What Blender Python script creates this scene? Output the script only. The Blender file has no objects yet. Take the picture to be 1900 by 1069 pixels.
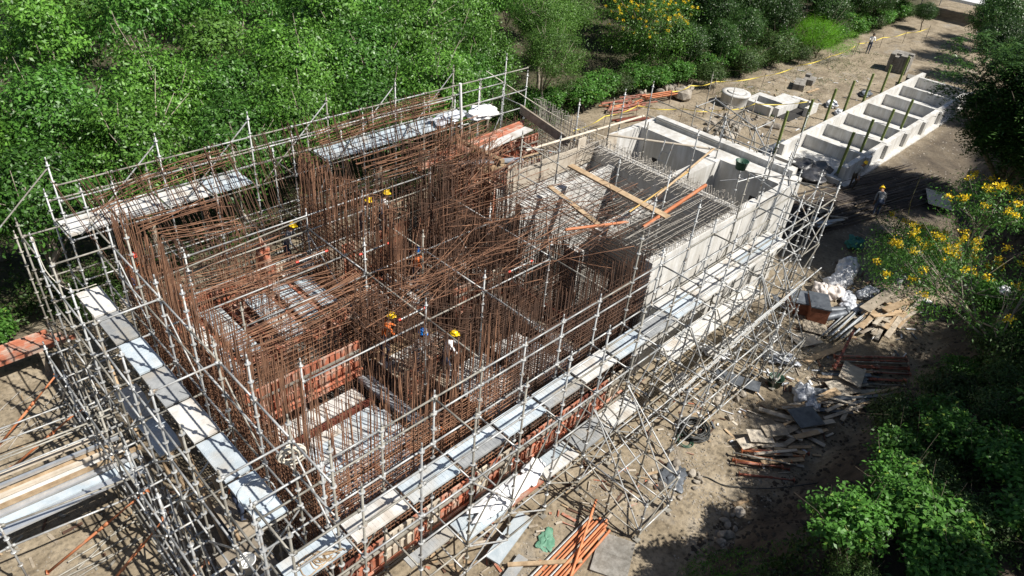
import bpy, math, random
import numpy as np
from mathutils import Vector, Matrix

SC = bpy.context.scene
COL = SC.collection
random.seed(11)
rng = np.random.default_rng(11)

# ------------------------------------------------------------------ camera, sky, sun, exposure
CAMR = [[0.707731, -0.701881, 0.080493], [-0.361619, -0.457778, -0.812201], [0.606917, 0.545712, -0.577797]]
cam_d = bpy.data.cameras.new('camera')
cam_d.sensor_width = 36.0
cam_d.lens = 36.0 * 1317.2 / 1900.0
cam_d.clip_start = 0.1
cam_d.clip_end = 2000.0
cam = bpy.data.objects.new('camera', cam_d)
COL.objects.link(cam)
mw = Matrix.Identity(4)
for i in range(3):
    mw[i][0] = CAMR[0][i]
    mw[i][1] = -CAMR[1][i]
    mw[i][2] = -CAMR[2][i]
mw[0][3], mw[1][3], mw[2][3] = -3.195, -7.502, 17.021
cam.matrix_world = mw
SC.camera = cam

SUN_EL = math.radians(51.0)
SUN_H = Vector((0.38, -0.925)).normalized()
SUNV = Vector((SUN_H.x * math.cos(SUN_EL), SUN_H.y * math.cos(SUN_EL), math.sin(SUN_EL)))
world = bpy.data.worlds.new('World')
SC.world = world
world.use_nodes = True
wn = world.node_tree
wn.nodes.clear()
sky = wn.nodes.new('ShaderNodeTexSky')
sky.sky_type = 'NISHITA'
sky.sun_disc = False
sky.sun_elevation = SUN_EL
sky.sun_rotation = math.atan2(SUN_H.x, SUN_H.y)
bg = wn.nodes.new('ShaderNodeBackground')
bg.inputs['Strength'].default_value = 0.052
wo = wn.nodes.new('ShaderNodeOutputWorld')
wn.links.new(sky.outputs[0], bg.inputs[0])
wn.links.new(bg.outputs[0], wo.inputs[0])
sun_d = bpy.data.lights.new('sun', 'SUN')
sun_d.energy = 5.0
sun_d.angle = math.radians(0.53)
sun_d.color = (1.0, 0.955, 0.88)
sun = bpy.data.objects.new('sun', sun_d)
sun.rotation_euler = SUNV.to_track_quat('Z', 'Y').to_euler()
sun.location = (20, -20, 40)
COL.objects.link(sun)
SC.view_settings.view_transform = 'Standard'
SC.view_settings.look = 'None'
SC.view_settings.exposure = 0.6
SC.view_settings.gamma = 1.0
SC.view_settings.use_curve_mapping = False
SC.cycles.max_bounces = 6
SC.cycles.transparent_max_bounces = 8

# ------------------------------------------------------------------ materials
def lin(c):
    return (c[0], c[1], c[2], 1.0)

def mat(name, c1, c2=None, rough=0.75, metal=0.0, scale=3.0, detail=6.0, bump=0.15, bscale=None, rand=0.12,
        ramp=(0.35, 0.68), c3=None, s3=0.7, r3=(0.52, 0.66)):
    m = bpy.data.materials.new(name)
    m.use_nodes = True
    nt = m.node_tree
    n, l = nt.nodes, nt.links
    bs = n['Principled BSDF']
    bs.inputs['Roughness'].default_value = rough
    bs.inputs['Metallic'].default_value = metal
    geo = n.new('ShaderNodeNewGeometry')
    tx = n.new('ShaderNodeTexNoise')
    tx.inputs['Scale'].default_value = scale
    tx.inputs['Detail'].default_value = detail
    tx.inputs['Roughness'].default_value = 0.6
    l.new(geo.outputs['Position'], tx.inputs['Vector'])
    rp = n.new('ShaderNodeValToRGB')
    rp.color_ramp.elements[0].position = ramp[0]
    rp.color_ramp.elements[1].position = ramp[1]
    rp.color_ramp.elements[0].color = lin(c1)
    rp.color_ramp.elements[1].color = lin(c2 or tuple(min(1, x * 1.25) for x in c1))
    l.new(tx.outputs['Fac'], rp.inputs[0])
    out = rp.outputs[0]
    if c3:
        t3 = n.new('ShaderNodeTexNoise')
        t3.inputs['Scale'].default_value = s3
        t3.inputs['Detail'].default_value = 8
        l.new(geo.outputs['Position'], t3.inputs['Vector'])
        r_3 = n.new('ShaderNodeValToRGB')
        r_3.color_ramp.elements[0].position = r3[0]
        r_3.color_ramp.elements[1].position = r3[1]
        l.new(t3.outputs['Fac'], r_3.inputs[0])
        mx = n.new('ShaderNodeMixRGB')
        l.new(r_3.outputs[0], mx.inputs[0])
        l.new(out, mx.inputs[1])
        mx.inputs[2].default_value = lin(c3)
        out = mx.outputs[0]
    if rand:
        oi = n.new('ShaderNodeObjectInfo')
        mr = n.new('ShaderNodeMapRange')
        mr.inputs['To Min'].default_value = 1 - rand
        mr.inputs['To Max'].default_value = 1 + rand
        l.new(oi.outputs['Random'], mr.inputs['Value'])
        hs = n.new('ShaderNodeHueSaturation')
        l.new(mr.outputs[0], hs.inputs['Value'])
        l.new(out, hs.inputs['Color'])
        out = hs.outputs[0]
    l.new(out, bs.inputs['Base Color'])
    if bump:
        bt = n.new('ShaderNodeTexNoise')
        bt.inputs['Scale'].default_value = bscale or scale * 6
        bt.inputs['Detail'].default_value = 6
        l.new(geo.outputs['Position'], bt.inputs['Vector'])
        bp = n.new('ShaderNodeBump')
        bp.inputs['Strength'].default_value = bump
        bp.inputs['Distance'].default_value = 0.03
        l.new(bt.outputs['Fac'], bp.inputs['Height'])
        l.new(bp.outputs[0], bs.inputs['Normal'])
    return m

def streaks(m, dark=0.55, sx=2.2, sz=0.25, lo=0.42, hi=0.62):
    n, l = m.node_tree.nodes, m.node_tree.links
    bs = n['Principled BSDF']
    src = bs.inputs['Base Color'].links[0].from_socket
    geo = n.new('ShaderNodeNewGeometry')
    mp = n.new('ShaderNodeMapping')
    mp.inputs['Scale'].default_value = (sx, sx, sz)
    l.new(geo.outputs['Position'], mp.inputs['Vector'])
    tx = n.new('ShaderNodeTexNoise')
    tx.inputs['Scale'].default_value = 1.6; tx.inputs['Detail'].default_value = 9; tx.inputs['Roughness'].default_value = 0.7
    l.new(mp.outputs[0], tx.inputs['Vector'])
    rp = n.new('ShaderNodeValToRGB')
    rp.color_ramp.elements[0].position = lo; rp.color_ramp.elements[0].color = (dark, dark * .97, dark * .92, 1)
    rp.color_ramp.elements[1].position = hi; rp.color_ramp.elements[1].color = (1.03, 1.03, 1.03, 1)
    l.new(tx.outputs['Fac'], rp.inputs[0])
    mx = n.new('ShaderNodeMixRGB'); mx.blend_type = 'MULTIPLY'; mx.inputs[0].default_value = 1
    l.new(src, mx.inputs[1]); l.new(rp.outputs[0], mx.inputs[2])
    l.new(mx.outputs[0], bs.inputs['Base Color'])

def leafmat(name, c1, c2, c3=None, trans=0.35, rough=0.5):
    m = bpy.data.materials.new(name)
    m.use_nodes = True
    nt = m.node_tree
    n, l = nt.nodes, nt.links
    bs = n['Principled BSDF']
    bs.inputs['Roughness'].default_value = rough
    bs.inputs['Specular IOR Level'].default_value = 0.35
    geo = n.new('ShaderNodeNewGeometry')
    rp = n.new('ShaderNodeValToRGB')
    e = rp.color_ramp.elements
    e[0].position, e[0].color = 0.0, lin(c1)
    e[1].position, e[1].color = 1.0, lin(c2)
    if c3:
        x = e.new(0.965); x.color = lin(c2)
        e[2].color = lin(c3)
    l.new(geo.outputs['Random Per Island'], rp.inputs[0])
    tx = n.new('ShaderNodeTexNoise')
    tx.inputs['Scale'].default_value = 0.6
    tx.inputs['Detail'].default_value = 4
    l.new(geo.outputs['Position'], tx.inputs['Vector'])
    oi = n.new('ShaderNodeObjectInfo')
    ad = n.new('ShaderNodeMath'); ad.operation = 'MULTIPLY_ADD'
    ad.inputs[1].default_value = 0.35
    l.new(oi.outputs['Random'], ad.inputs[0])
    l.new(tx.outputs['Fac'], ad.inputs[2])
    mr = n.new('ShaderNodeMapRange')
    mr.inputs['From Min'].default_value = 0.35
    mr.inputs['From Max'].default_value = 0.95
    mr.inputs['To Min'].default_value = 0.6
    mr.inputs['To Max'].default_value = 1.45
    l.new(ad.outputs[0], mr.inputs['Value'])
    hs = n.new('ShaderNodeHueSaturation')
    l.new(mr.outputs[0], hs.inputs['Value'])
    l.new(rp.outputs[0], hs.inputs['Color'])
    l.new(hs.outputs[0], bs.inputs['Base Color'])
    tr = n.new('ShaderNodeBsdfTranslucent')
    l.new(hs.outputs[0], tr.inputs['Color'])
    ms = n.new('ShaderNodeMixShader')
    ms.inputs[0].default_value = trans
    l.new(bs.outputs[0], ms.inputs[1])
    l.new(tr.outputs[0], ms.inputs[2])
    l.new(ms.outputs[0], n['Material Output'].inputs['Surface'])
    return m

MT = {}
MT['concrete'] = mat('concrete', (0.50, 0.498, 0.485), (0.64, 0.635, 0.62), 0.85, scale=1.1, bump=0.12, bscale=14, rand=0.04, c3=(0.41, 0.40, 0.375), s3=0.5, r3=(0.55, 0.75))
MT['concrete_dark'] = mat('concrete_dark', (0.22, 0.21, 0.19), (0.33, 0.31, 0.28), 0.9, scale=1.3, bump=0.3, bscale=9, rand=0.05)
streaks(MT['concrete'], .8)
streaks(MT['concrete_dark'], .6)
MT['galv'] = mat('galvanised', (0.32, 0.325, 0.32), (0.46, 0.465, 0.46), 0.5, 0.3, scale=9, bump=0, rand=0.2, c3=(0.25, 0.205, 0.155), s3=5, r3=(0.56, 0.68))
MT['galv_old'] = mat('galvanised_dull', (0.20, 0.185, 0.155), (0.33, 0.315, 0.275), 0.6, 0.2, scale=7, bump=0, rand=0.18)
MT['deck'] = mat('deck_steel', (0.38, 0.445, 0.49), (0.54, 0.59, 0.625), 0.55, 0.1, scale=3.2, bump=0.25, bscale=40, rand=0.14, c3=(0.46, 0.43, 0.38), s3=1.2, r3=(0.5, 0.72))
MT['deck_grey'] = mat('deck_grey', (0.27, 0.28, 0.285), (0.40, 0.41, 0.41), 0.6, 0.25, scale=3.5, bump=0.25, bscale=40, rand=0.1, c3=(0.38, 0.35, 0.30), s3=1.1)
MT['deck_white'] = mat('deck_white', (0.47, 0.46, 0.435), (0.63, 0.62, 0.595), 0.7, 0.0, scale=3.5, bump=0.2, bscale=30, rand=0.1, c3=(0.40, 0.36, 0.31), s3=1.3)
MT['rust'] = mat('rebar_rust', (0.052, 0.029, 0.020), (0.155, 0.082, 0.05), 0.85, 0.1, scale=2.3, bump=0, rand=0.15)
MT['rust2'] = mat('rebar_bright_rust', (0.10, 0.046, 0.026), (0.29, 0.15, 0.085), 0.85, 0.05, scale=2.3, bump=0, rand=0.2)
MT['rebar_grey'] = mat('rebar_grey', (0.27, 0.245, 0.21), (0.45, 0.42, 0.375), 0.75, 0.2, scale=3, bump=0, rand=0.15)
MT['orange'] = mat('formwork_orange', (0.31, 0.098, 0.052), (0.45, 0.165, 0.095), 0.75, 0, scale=2.2, bump=0.1, rand=0.22, c3=(0.40, 0.31, 0.25), s3=3.0, r3=(0.46, 0.66))
MT['maroon'] = mat('formwork_maroon', (0.12, 0.032, 0.02), (0.20, 0.06, 0.035), 0.6, 0, scale=2.2, bump=0.1, rand=0.2)
MT['orange_pipe'] = mat('pipe_orange', (0.40, 0.13, 0.05), (0.56, 0.215, 0.095), 0.55, 0, scale=3, bump=0.05, rand=0.18, c3=(0.33, 0.20, 0.13), s3=3, r3=(0.58, 0.68))
MT['red_pipe'] = mat('pipe_red', (0.19, 0.055, 0.035), (0.33, 0.11, 0.065), 0.65, 0, scale=4, bump=0.05, rand=0.25, c3=(0.26, 0.19, 0.15), s3=3)
MT['beige'] = mat('formwork_beige', (0.40, 0.345, 0.27), (0.55, 0.485, 0.40), 0.8, 0, scale=3, bump=0.15, rand=0.15)
MT['timber'] = mat('timber', (0.27, 0.185, 0.105), (0.44, 0.325, 0.205), 0.8, 0, scale=4, bump=0.25, rand=0.22)
MT['timber_grey'] = mat('timber_grey', (0.21, 0.175, 0.13), (0.37, 0.315, 0.245), 0.85, 0, scale=4, bump=0.3, rand=0.28)
MT['ply'] = mat('plywood', (0.36, 0.31, 0.245), (0.49, 0.44, 0.365), 0.8, 0, scale=3, bump=0.15, rand=0.18, c3=(0.27, 0.22, 0.17), s3=2)
MT['alu'] = mat('aluminium', (0.50, 0.53, 0.56), (0.66, 0.68, 0.70), 0.38, 0.6, scale=6, bump=0.05, rand=0.12)
MT['sack'] = mat('sack_white', (0.52, 0.53, 0.55), (0.70, 0.71, 0.73), 0.75, 0, scale=8, bump=0.5, bscale=16, rand=0.08)
MT['sack_pink'] = mat('sack_cream', (0.56, 0.50, 0.46), (0.68, 0.63, 0.59), 0.75, 0, scale=8, bump=0.5, bscale=16, rand=0.08)
MT['clearbag'] = mat('bag_clear', (0.36, 0.38, 0.42), (0.62, 0.64, 0.68), 0.3, 0, scale=7, bump=0.7, bscale=14, rand=0.05)
MT['brick'] = mat('box_red', (0.17, 0.055, 0.028), (0.26, 0.095, 0.05), 0.65, 0, scale=6, bump=0.1, rand=0.1)
MT['black'] = mat('black_plastic', (0.018, 0.018, 0.02), (0.05, 0.05, 0.055), 0.45, 0, scale=5, bump=0.4, bscale=9, rand=0.1)
MT['darkmetal'] = mat('dark_sheet', (0.075, 0.085, 0.10), (0.16, 0.175, 0.195), 0.5, 0.3, scale=3, bump=0.2, rand=0.2)
MT['cable'] = mat('cable_black', (0.02, 0.022, 0.022), (0.05, 0.052, 0.05), 0.5, 0, bump=0, rand=0.1)
MT['rope'] = mat('rope', (0.50, 0.46, 0.38), (0.64, 0.60, 0.52), 0.9, 0, scale=20, bump=0, rand=0.1)
MT['green_post'] = mat('post_green', (0.115, 0.15, 0.035), (0.18, 0.22, 0.06), 0.7, 0, scale=4, bump=0.1, rand=0.15)
MT['tape'] = mat('tape_yellow', (0.55, 0.43, 0.06), (0.66, 0.54, 0.10), 0.5, 0, bump=0, rand=0.05)
MT['white'] = mat('white_cloth', (0.74, 0.74, 0.74), (0.84, 0.84, 0.84), 0.7, 0, scale=3, bump=0.3, bscale=8, rand=0.03)
MT['steel_dark'] = mat('stored_steel', (0.035, 0.028, 0.024), (0.085, 0.065, 0.052), 0.7, 0.2, scale=3, bump=0, rand=0.3)
MT['rail_ochre'] = mat('rail_ochre', (0.38, 0.24, 0.07), (0.50, 0.33, 0.11), 0.7, 0, scale=3, bump=0.1, rand=0.1)
MT['green_dark'] = mat('green_plastic', (0.012, 0.045, 0.028), (0.03, 0.085, 0.05), 0.5, 0, bump=0.05, rand=0.1)
MT['teal_net'] = mat('teal_net', (0.015, 0.10, 0.085), (0.03, 0.20, 0.16), 0.7, 0, bump=0.3, rand=0.1)
MT['green_sheet'] = mat('green_sheet', (0.09, 0.23, 0.15), (0.17, 0.34, 0.24), 0.6, 0, bump=0.2, rand=0.1)
MT['rock'] = mat('rock', (0.22, 0.19, 0.155), (0.40, 0.36, 0.30), 0.9, 0, scale=4, bump=0.6, bscale=12, rand=0.25)
MT['clod'] = mat('soil_clod', (0.035, 0.027, 0.019), (0.10, 0.077, 0.053), 0.95, 0, scale=3, bump=0.5, bscale=12, rand=0.1)
MT['bark'] = mat('bark', (0.09, 0.07, 0.05), (0.19, 0.155, 0.115), 0.9, 0, scale=6, bump=0.6, bscale=20, rand=0.2)
MT['bark_pale'] = mat('bark_pale', (0.24, 0.20, 0.155), (0.38, 0.33, 0.265), 0.9, 0, scale=6, bump=0.4, bscale=20, rand=0.15)
MT['skin'] = mat('skin', (0.26, 0.14, 0.085), (0.32, 0.18, 0.11), 0.6, 0, bump=0, rand=0.1)
MT['hair'] = mat('hair', (0.012, 0.009, 0.007), (0.03, 0.022, 0.018), 0.6, 0, bump=0, rand=0)
MT['boots'] = mat('boots', (0.03, 0.022, 0.016), (0.06, 0.045, 0.03), 0.7, 0, bump=0, rand=0)
MT['jeans'] = mat('jeans', (0.03, 0.045, 0.085), (0.055, 0.075, 0.13), 0.85, 0, bump=0, rand=0.1)
MT['grey_cloth'] = mat('grey_cloth', (0.20, 0.205, 0.21), (0.30, 0.305, 0.31), 0.85, 0, bump=0, rand=0.1)
MT['blue_cloth'] = mat('blue_cloth', (0.035, 0.085, 0.25), (0.06, 0.13, 0.35), 0.85, 0, bump=0, rand=0.1)
MT['orange_cloth'] = mat('orange_cloth', (0.60, 0.13, 0.025), (0.75, 0.20, 0.04), 0.8, 0, bump=0.2, bscale=9, rand=0.1)
MT['hat_yellow'] = mat('hat_yellow', (0.80, 0.50, 0.01), (0.88, 0.58, 0.02), 0.35, 0, bump=0, rand=0.05)
MT['hat_blue'] = mat('hat_blue', (0.01, 0.17, 0.60), (0.02, 0.22, 0.70), 0.35, 0, bump=0, rand=0.05)
MT['hat_white'] = mat('hat_white', (0.75, 0.75, 0.73), (0.82, 0.82, 0.80), 0.35, 0, bump=0, rand=0.05)
MT['red_hat'] = mat('hat_red', (0.55, 0.05, 0.03), (0.65, 0.08, 0.05), 0.4, 0, bump=0, rand=0)
MT['water'] = mat('tarp_blue_grey', (0.085, 0.12, 0.17), (0.22, 0.27, 0.33), 0.35, 0, scale=2.4, bump=0.6, bscale=5, rand=0)
MT['hole_shade'] = mat('hole_shade_black', (0.02, 0.019, 0.018), (0.03, 0.028, 0.026), 0.9, 0, bump=0, rand=0)  # near-black colour for the shade inside holes
MT['leaf_a'] = leafmat('leaf_wood', (0.030, 0.092, 0.014), (0.098, 0.235, 0.036), (0.32, 0.42, 0.28), 0.3, 0.42)
MT['leaf_b'] = leafmat('leaf_wood_light', (0.042, 0.115, 0.015), (0.13, 0.28, 0.04), (0.36, 0.45, 0.30), 0.3, 0.42)
MT['leaf_c'] = leafmat('leaf_acacia', (0.045, 0.11, 0.018), (0.12, 0.235, 0.04), None, 0.35)
MT['leaf_dark'] = leafmat('leaf_dark', (0.018, 0.050, 0.011), (0.062, 0.132, 0.028), (0.13, 0.18, 0.07), 0.28, 0.38)
MT['leaf_shrub'] = leafmat('leaf_shrub', (0.045, 0.13, 0.018), (0.10, 0.245, 0.04), (0.30, 0.38, 0.06), 0.36, 0.45)
MT['leaf_bright'] = leafmat('leaf_bright', (0.085, 0.235, 0.010), (0.15, 0.36, 0.02), None, 0.42)
MT['leaf_weed'] = leafmat('leaf_weed', (0.03, 0.065, 0.015), (0.075, 0.135, 0.03), (0.14, 0.12, 0.06), 0.3)
MT['flower'] = leafmat('flower_yellow', (0.72, 0.48, 0.01), (0.88, 0.68, 0.03), None, 0.2)

# ------------------------------------------------------------------ helpers
WM = {}
def put(o, parent=None, world=None):
    COL.objects.link(o)
    wmx = world if world is not None else Matrix.Identity(4)
    if parent is not None:
        o.parent = parent
        o.matrix_parent_inverse = WM[parent.name].inverted()
    o.matrix_basis = wmx
    WM[o.name] = wmx.copy()
    return o

def tag(o, label=None, cat=None, group=None, kind=None):
    if label: o['label'] = label
    if cat: o['category'] = cat
    if group: o['group'] = group
    if kind: o['kind'] = kind
    return o

def thing(name, label, cat, loc=(0, 0, 0), group=None):
    o = bpy.data.objects.new(name, None)
    o.empty_display_size = 0.2
    put(o, None, Matrix.Translation(Vector(loc)))
    return tag(o, label, cat, group)

class MB:
    def __init__(s):
        s.v, s.f, s.m, s.cur = [], [], [], 0
    def box(s, c, d, rz=0.0, M=None):
        x, y, z = d[0] / 2, d[1] / 2, d[2] / 2
        b = len(s.v)
        cr, sr = math.cos(rz), math.sin(rz)
        for k in range(8):
            px = x if k & 1 else -x
            py = y if k & 2 else -y
            pz = z if k & 4 else -z
            if M is not None:
                q = M @ Vector((px, py, pz))
                s.v.append((c[0] + q.x, c[1] + q.y, c[2] + q.z))
            else:
                s.v.append((c[0] + px * cr - py * sr, c[1] + px * sr + py * cr, c[2] + pz))
        for q in ((0, 2, 3, 1), (4, 5, 7, 6), (0, 1, 5, 4), (2, 6, 7, 3), (0, 4, 6, 2), (1, 3, 7, 5)):
            s.f.append(tuple(b + i for i in q)); s.m.append(s.cur)
        return s
    def bx(s, x0, x1, y0, y1, z0, z1):
        return s.box(((x0 + x1) / 2, (y0 + y1) / 2, (z0 + z1) / 2), (abs(x1 - x0), abs(y1 - y0), abs(z1 - z0)))
    def beam(s, p, q, w, h, roll=0.0):
        p, q = Vector(p), Vector(q)
        d = q - p
        L = d.length
        d.normalize()
        up = Vector((0, 0, 1)) if abs(d.z) < 0.95 else Vector((0, 1, 0))
        a = d.cross(up).normalized()
        u = a.cross(d).normalized()
        if roll:
            R = Matrix.Rotation(roll, 3, d)
            a, u = R @ a, R @ u
        M = Matrix((d, a, u)).transposed()
        return s.box(tuple((p + q) / 2), (L, w, h), M=M)
    def tube(s, pts, r, n=6, cap=True):
        P = [Vector(p) for p in pts]
        b = len(s.v)
        rs = r if isinstance(r, (list, tuple)) else [r] * len(P)
        a = None
        for i, p in enumerate(P):
            d = (P[min(i + 1, len(P) - 1)] - P[max(i - 1, 0)])
            d = d.normalized() if d.length > 1e-9 else Vector((0, 0, 1))
            if a is None:
                a = d.orthogonal().normalized()
            else:
                a = (a - d * a.dot(d))
                a = a.normalized() if a.length > 1e-6 else d.orthogonal().normalized()
            c = d.cross(a)
            for k in range(n):
                t = 2 * math.pi * k / n
                w = p + (a * math.cos(t) + c * math.sin(t)) * rs[i]
                s.v.append((w.x, w.y, w.z))
        for i in range(len(P) - 1):
            for k in range(n):
                k2 = (k + 1) % n
                s.f.append((b + i * n + k, b + i * n + k2, b + (i + 1) * n + k2, b + (i + 1) * n + k)); s.m.append(s.cur)
        if cap:
            s.f.append(tuple(b + k for k in reversed(range(n)))); s.m.append(s.cur)
            e = b + (len(P) - 1) * n
            s.f.append(tuple(e + k for k in range(n))); s.m.append(s.cur)
        return s
    def lathe(s, c, prof, n=16):
        b = len(s.v)
        for r, z in prof:
            for k in range(n):
                t = 2 * math.pi * k / n
                s.v.append((c[0] + r * math.cos(t), c[1] + r * math.sin(t), c[2] + z))
        for i in range(len(prof) - 1):
            for k in range(n):
                k2 = (k + 1) % n
                s.f.append((b + i * n + k, b + i * n + k2, b + (i + 1) * n + k2, b + (i + 1) * n + k)); s.m.append(s.cur)
        return s
    def mesh(s, name, mats, smooth=False):
        me = bpy.data.meshes.new(name)
        me.from_pydata(s.v, [], s.f)
        for m in (mats if isinstance(mats, (list, tuple)) else [mats]):
            me.materials.append(MT[m] if isinstance(m, str) else m)
        if max(s.m, default=0):
            me.polygons.foreach_set('material_index', s.m)
        if smooth:
            me.polygons.foreach_set('use_smooth', [True] * len(s.f))
        me.update()
        return me
    def build(s, name, mats, parent=None, smooth=False, world=None):
        o = bpy.data.objects.new(name, s.mesh(name, mats, smooth))
        return put(o, parent, world)

UNIT = {}
def unit_tube(m, n=8):
    if (m, n) not in UNIT:
        UNIT[(m, n)] = MB().tube([(0, 0, 0), (0, 0, 1)], 1.0, n).mesh('tube_' + m, m, True)
        me = UNIT[(m, n)]
        me.polygons[len(me.polygons) - 1].use_smooth = False
        me.polygons[len(me.polygons) - 2].use_smooth = False
    return UNIT[(m, n)]

def rod(name, p, q, r, m, parent=None, n=8):
    p, q = Vector(p), Vector(q)
    d = q - p
    R = d.to_track_quat('Z', 'Y').to_matrix().to_4x4()
    W = Matrix.Translation(p) @ R @ Matrix.Diagonal((r, r, d.length, 1))
    return put(bpy.data.objects.new(name, unit_tube(m, n)), parent, W)

def inst(name, me, parent, loc, rz=0.0, sc=(1, 1, 1), R=None):
    R = R.to_4x4() if R is not None else Matrix.Rotation(rz, 4, 'Z')
    W = Matrix.Translation(Vector(loc)) @ R @ Matrix.Diagonal((sc[0], sc[1], sc[2], 1))
    return put(bpy.data.objects.new(name, me), parent, W)

def grid_mesh(name, xs, ys, zf, m):
    X, Y = np.meshgrid(xs, ys, indexing='ij')
    Z = zf(X, Y)
    nx, ny = len(xs), len(ys)
    co = np.stack([X, Y, Z], -1).reshape(-1, 3)
    i = np.arange((nx - 1) * (ny - 1))
    a = (i // (ny - 1)) * ny + i % (ny - 1)
    f = np.stack([a, a + ny, a + ny + 1, a + 1], 1)
    return np_mesh(name, co, f, m, smooth=True)

def np_mesh(name, co, quads, mats, smooth=False, mi=None):
    me = bpy.data.meshes.new(name)
    nv, nf = len(co), len(quads)
    k = quads.shape[1]
    me.vertices.add(nv)
    me.vertices.foreach_set('co', np.ascontiguousarray(co, dtype=np.float32).ravel())
    me.loops.add(nf * k)
    me.loops.foreach_set('vertex_index', np.ascontiguousarray(quads, dtype=np.int32).ravel())
    me.polygons.add(nf)
    me.polygons.foreach_set('loop_start', np.arange(0, nf * k, k, dtype=np.int32))
    if smooth:
        me.polygons.foreach_set('use_smooth', np.ones(nf, dtype=bool))
    for m in (mats if isinstance(mats, (list, tuple)) else [mats]):
        me.materials.append(MT[m] if isinstance(m, str) else m)
    if mi is not None:
        me.polygons.foreach_set('material_index', mi.astype(np.int32))
    me.update(calc_edges=True)
    return me

def wav(x, y, s=1.0, k=0.0):
    return (np.sin(x * 1.3 * s + 1.7 + k) * np.cos(y * 1.1 * s - 0.6 + k) + 0.6 * np.sin(x * 2.9 * s - y * 2.3 * s + 0.4 + k)
            + 0.35 * np.sin(x * 5.3 * s + y * 4.7 * s + k * 2)) / 1.95

# ------------------------------------------------------------------ terrain
BX = np.array([-80, -5, 6, 10, 14, 20, 28, 34, 40, 48, 60, 90, 160.0])
BY = np.array([-4.4, -4.4, -4.1, -3.9, -4.5, -4.9, -4.9, -3.6, -1.2, 0.4, 2.2, 5, 8.0])
def height(X, Y):
    X = np.asarray(X, float); Y = np.asarray(Y, float)
    d = np.interp(X, BX, BY) - Y + 0.25 * wav(X, Y, 0.9)
    t = np.clip(d / 2.7, 0, 1)
    bank = 3.1 * t ** 1.1 + np.clip(d - 2.7, 0, 40) * 0.10
    bank = bank + np.clip(d, 0, 1) * (0.2 * wav(X, Y, 2.1) + 0.07 * wav(X, Y, 5.3, 2))
    far = np.clip((Y - 24) / 60, 0, 1) * 1.5
    z = bank + far + 0.035 * wav(X, Y, 1.1, 3) + 0.02 * wav(X, Y, 3.1, 1)
    rut = np.exp(-((Y + 2.9 - 0.25 * np.sin(X * .35)) / .16) ** 2) + np.exp(-((Y + 1.6 - 0.25 * np.sin(X * .35)) / .16) ** 2)
    z = z - 0.045 * rut * (X > 4) * (X < 22) + 0.03 * wav(X, Y, 6.5, 7) * (d < 1)
    return z
xs = np.unique(np.concatenate([np.linspace(-400, -12, 14), np.arange(-12, 48, 0.33), np.arange(48, 90, 1.0), np.linspace(90, 400, 16)]))
ys = np.unique(np.concatenate([np.linspace(-300, -14, 12), np.arange(-14, 20, 0.33), np.arange(20, 80, 2.0), np.linspace(80, 400, 14)]))
gme = grid_mesh('ground', xs, ys, height, 'rock')
gm = bpy.data.materials.new('earth')
gm.use_nodes = True
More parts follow.
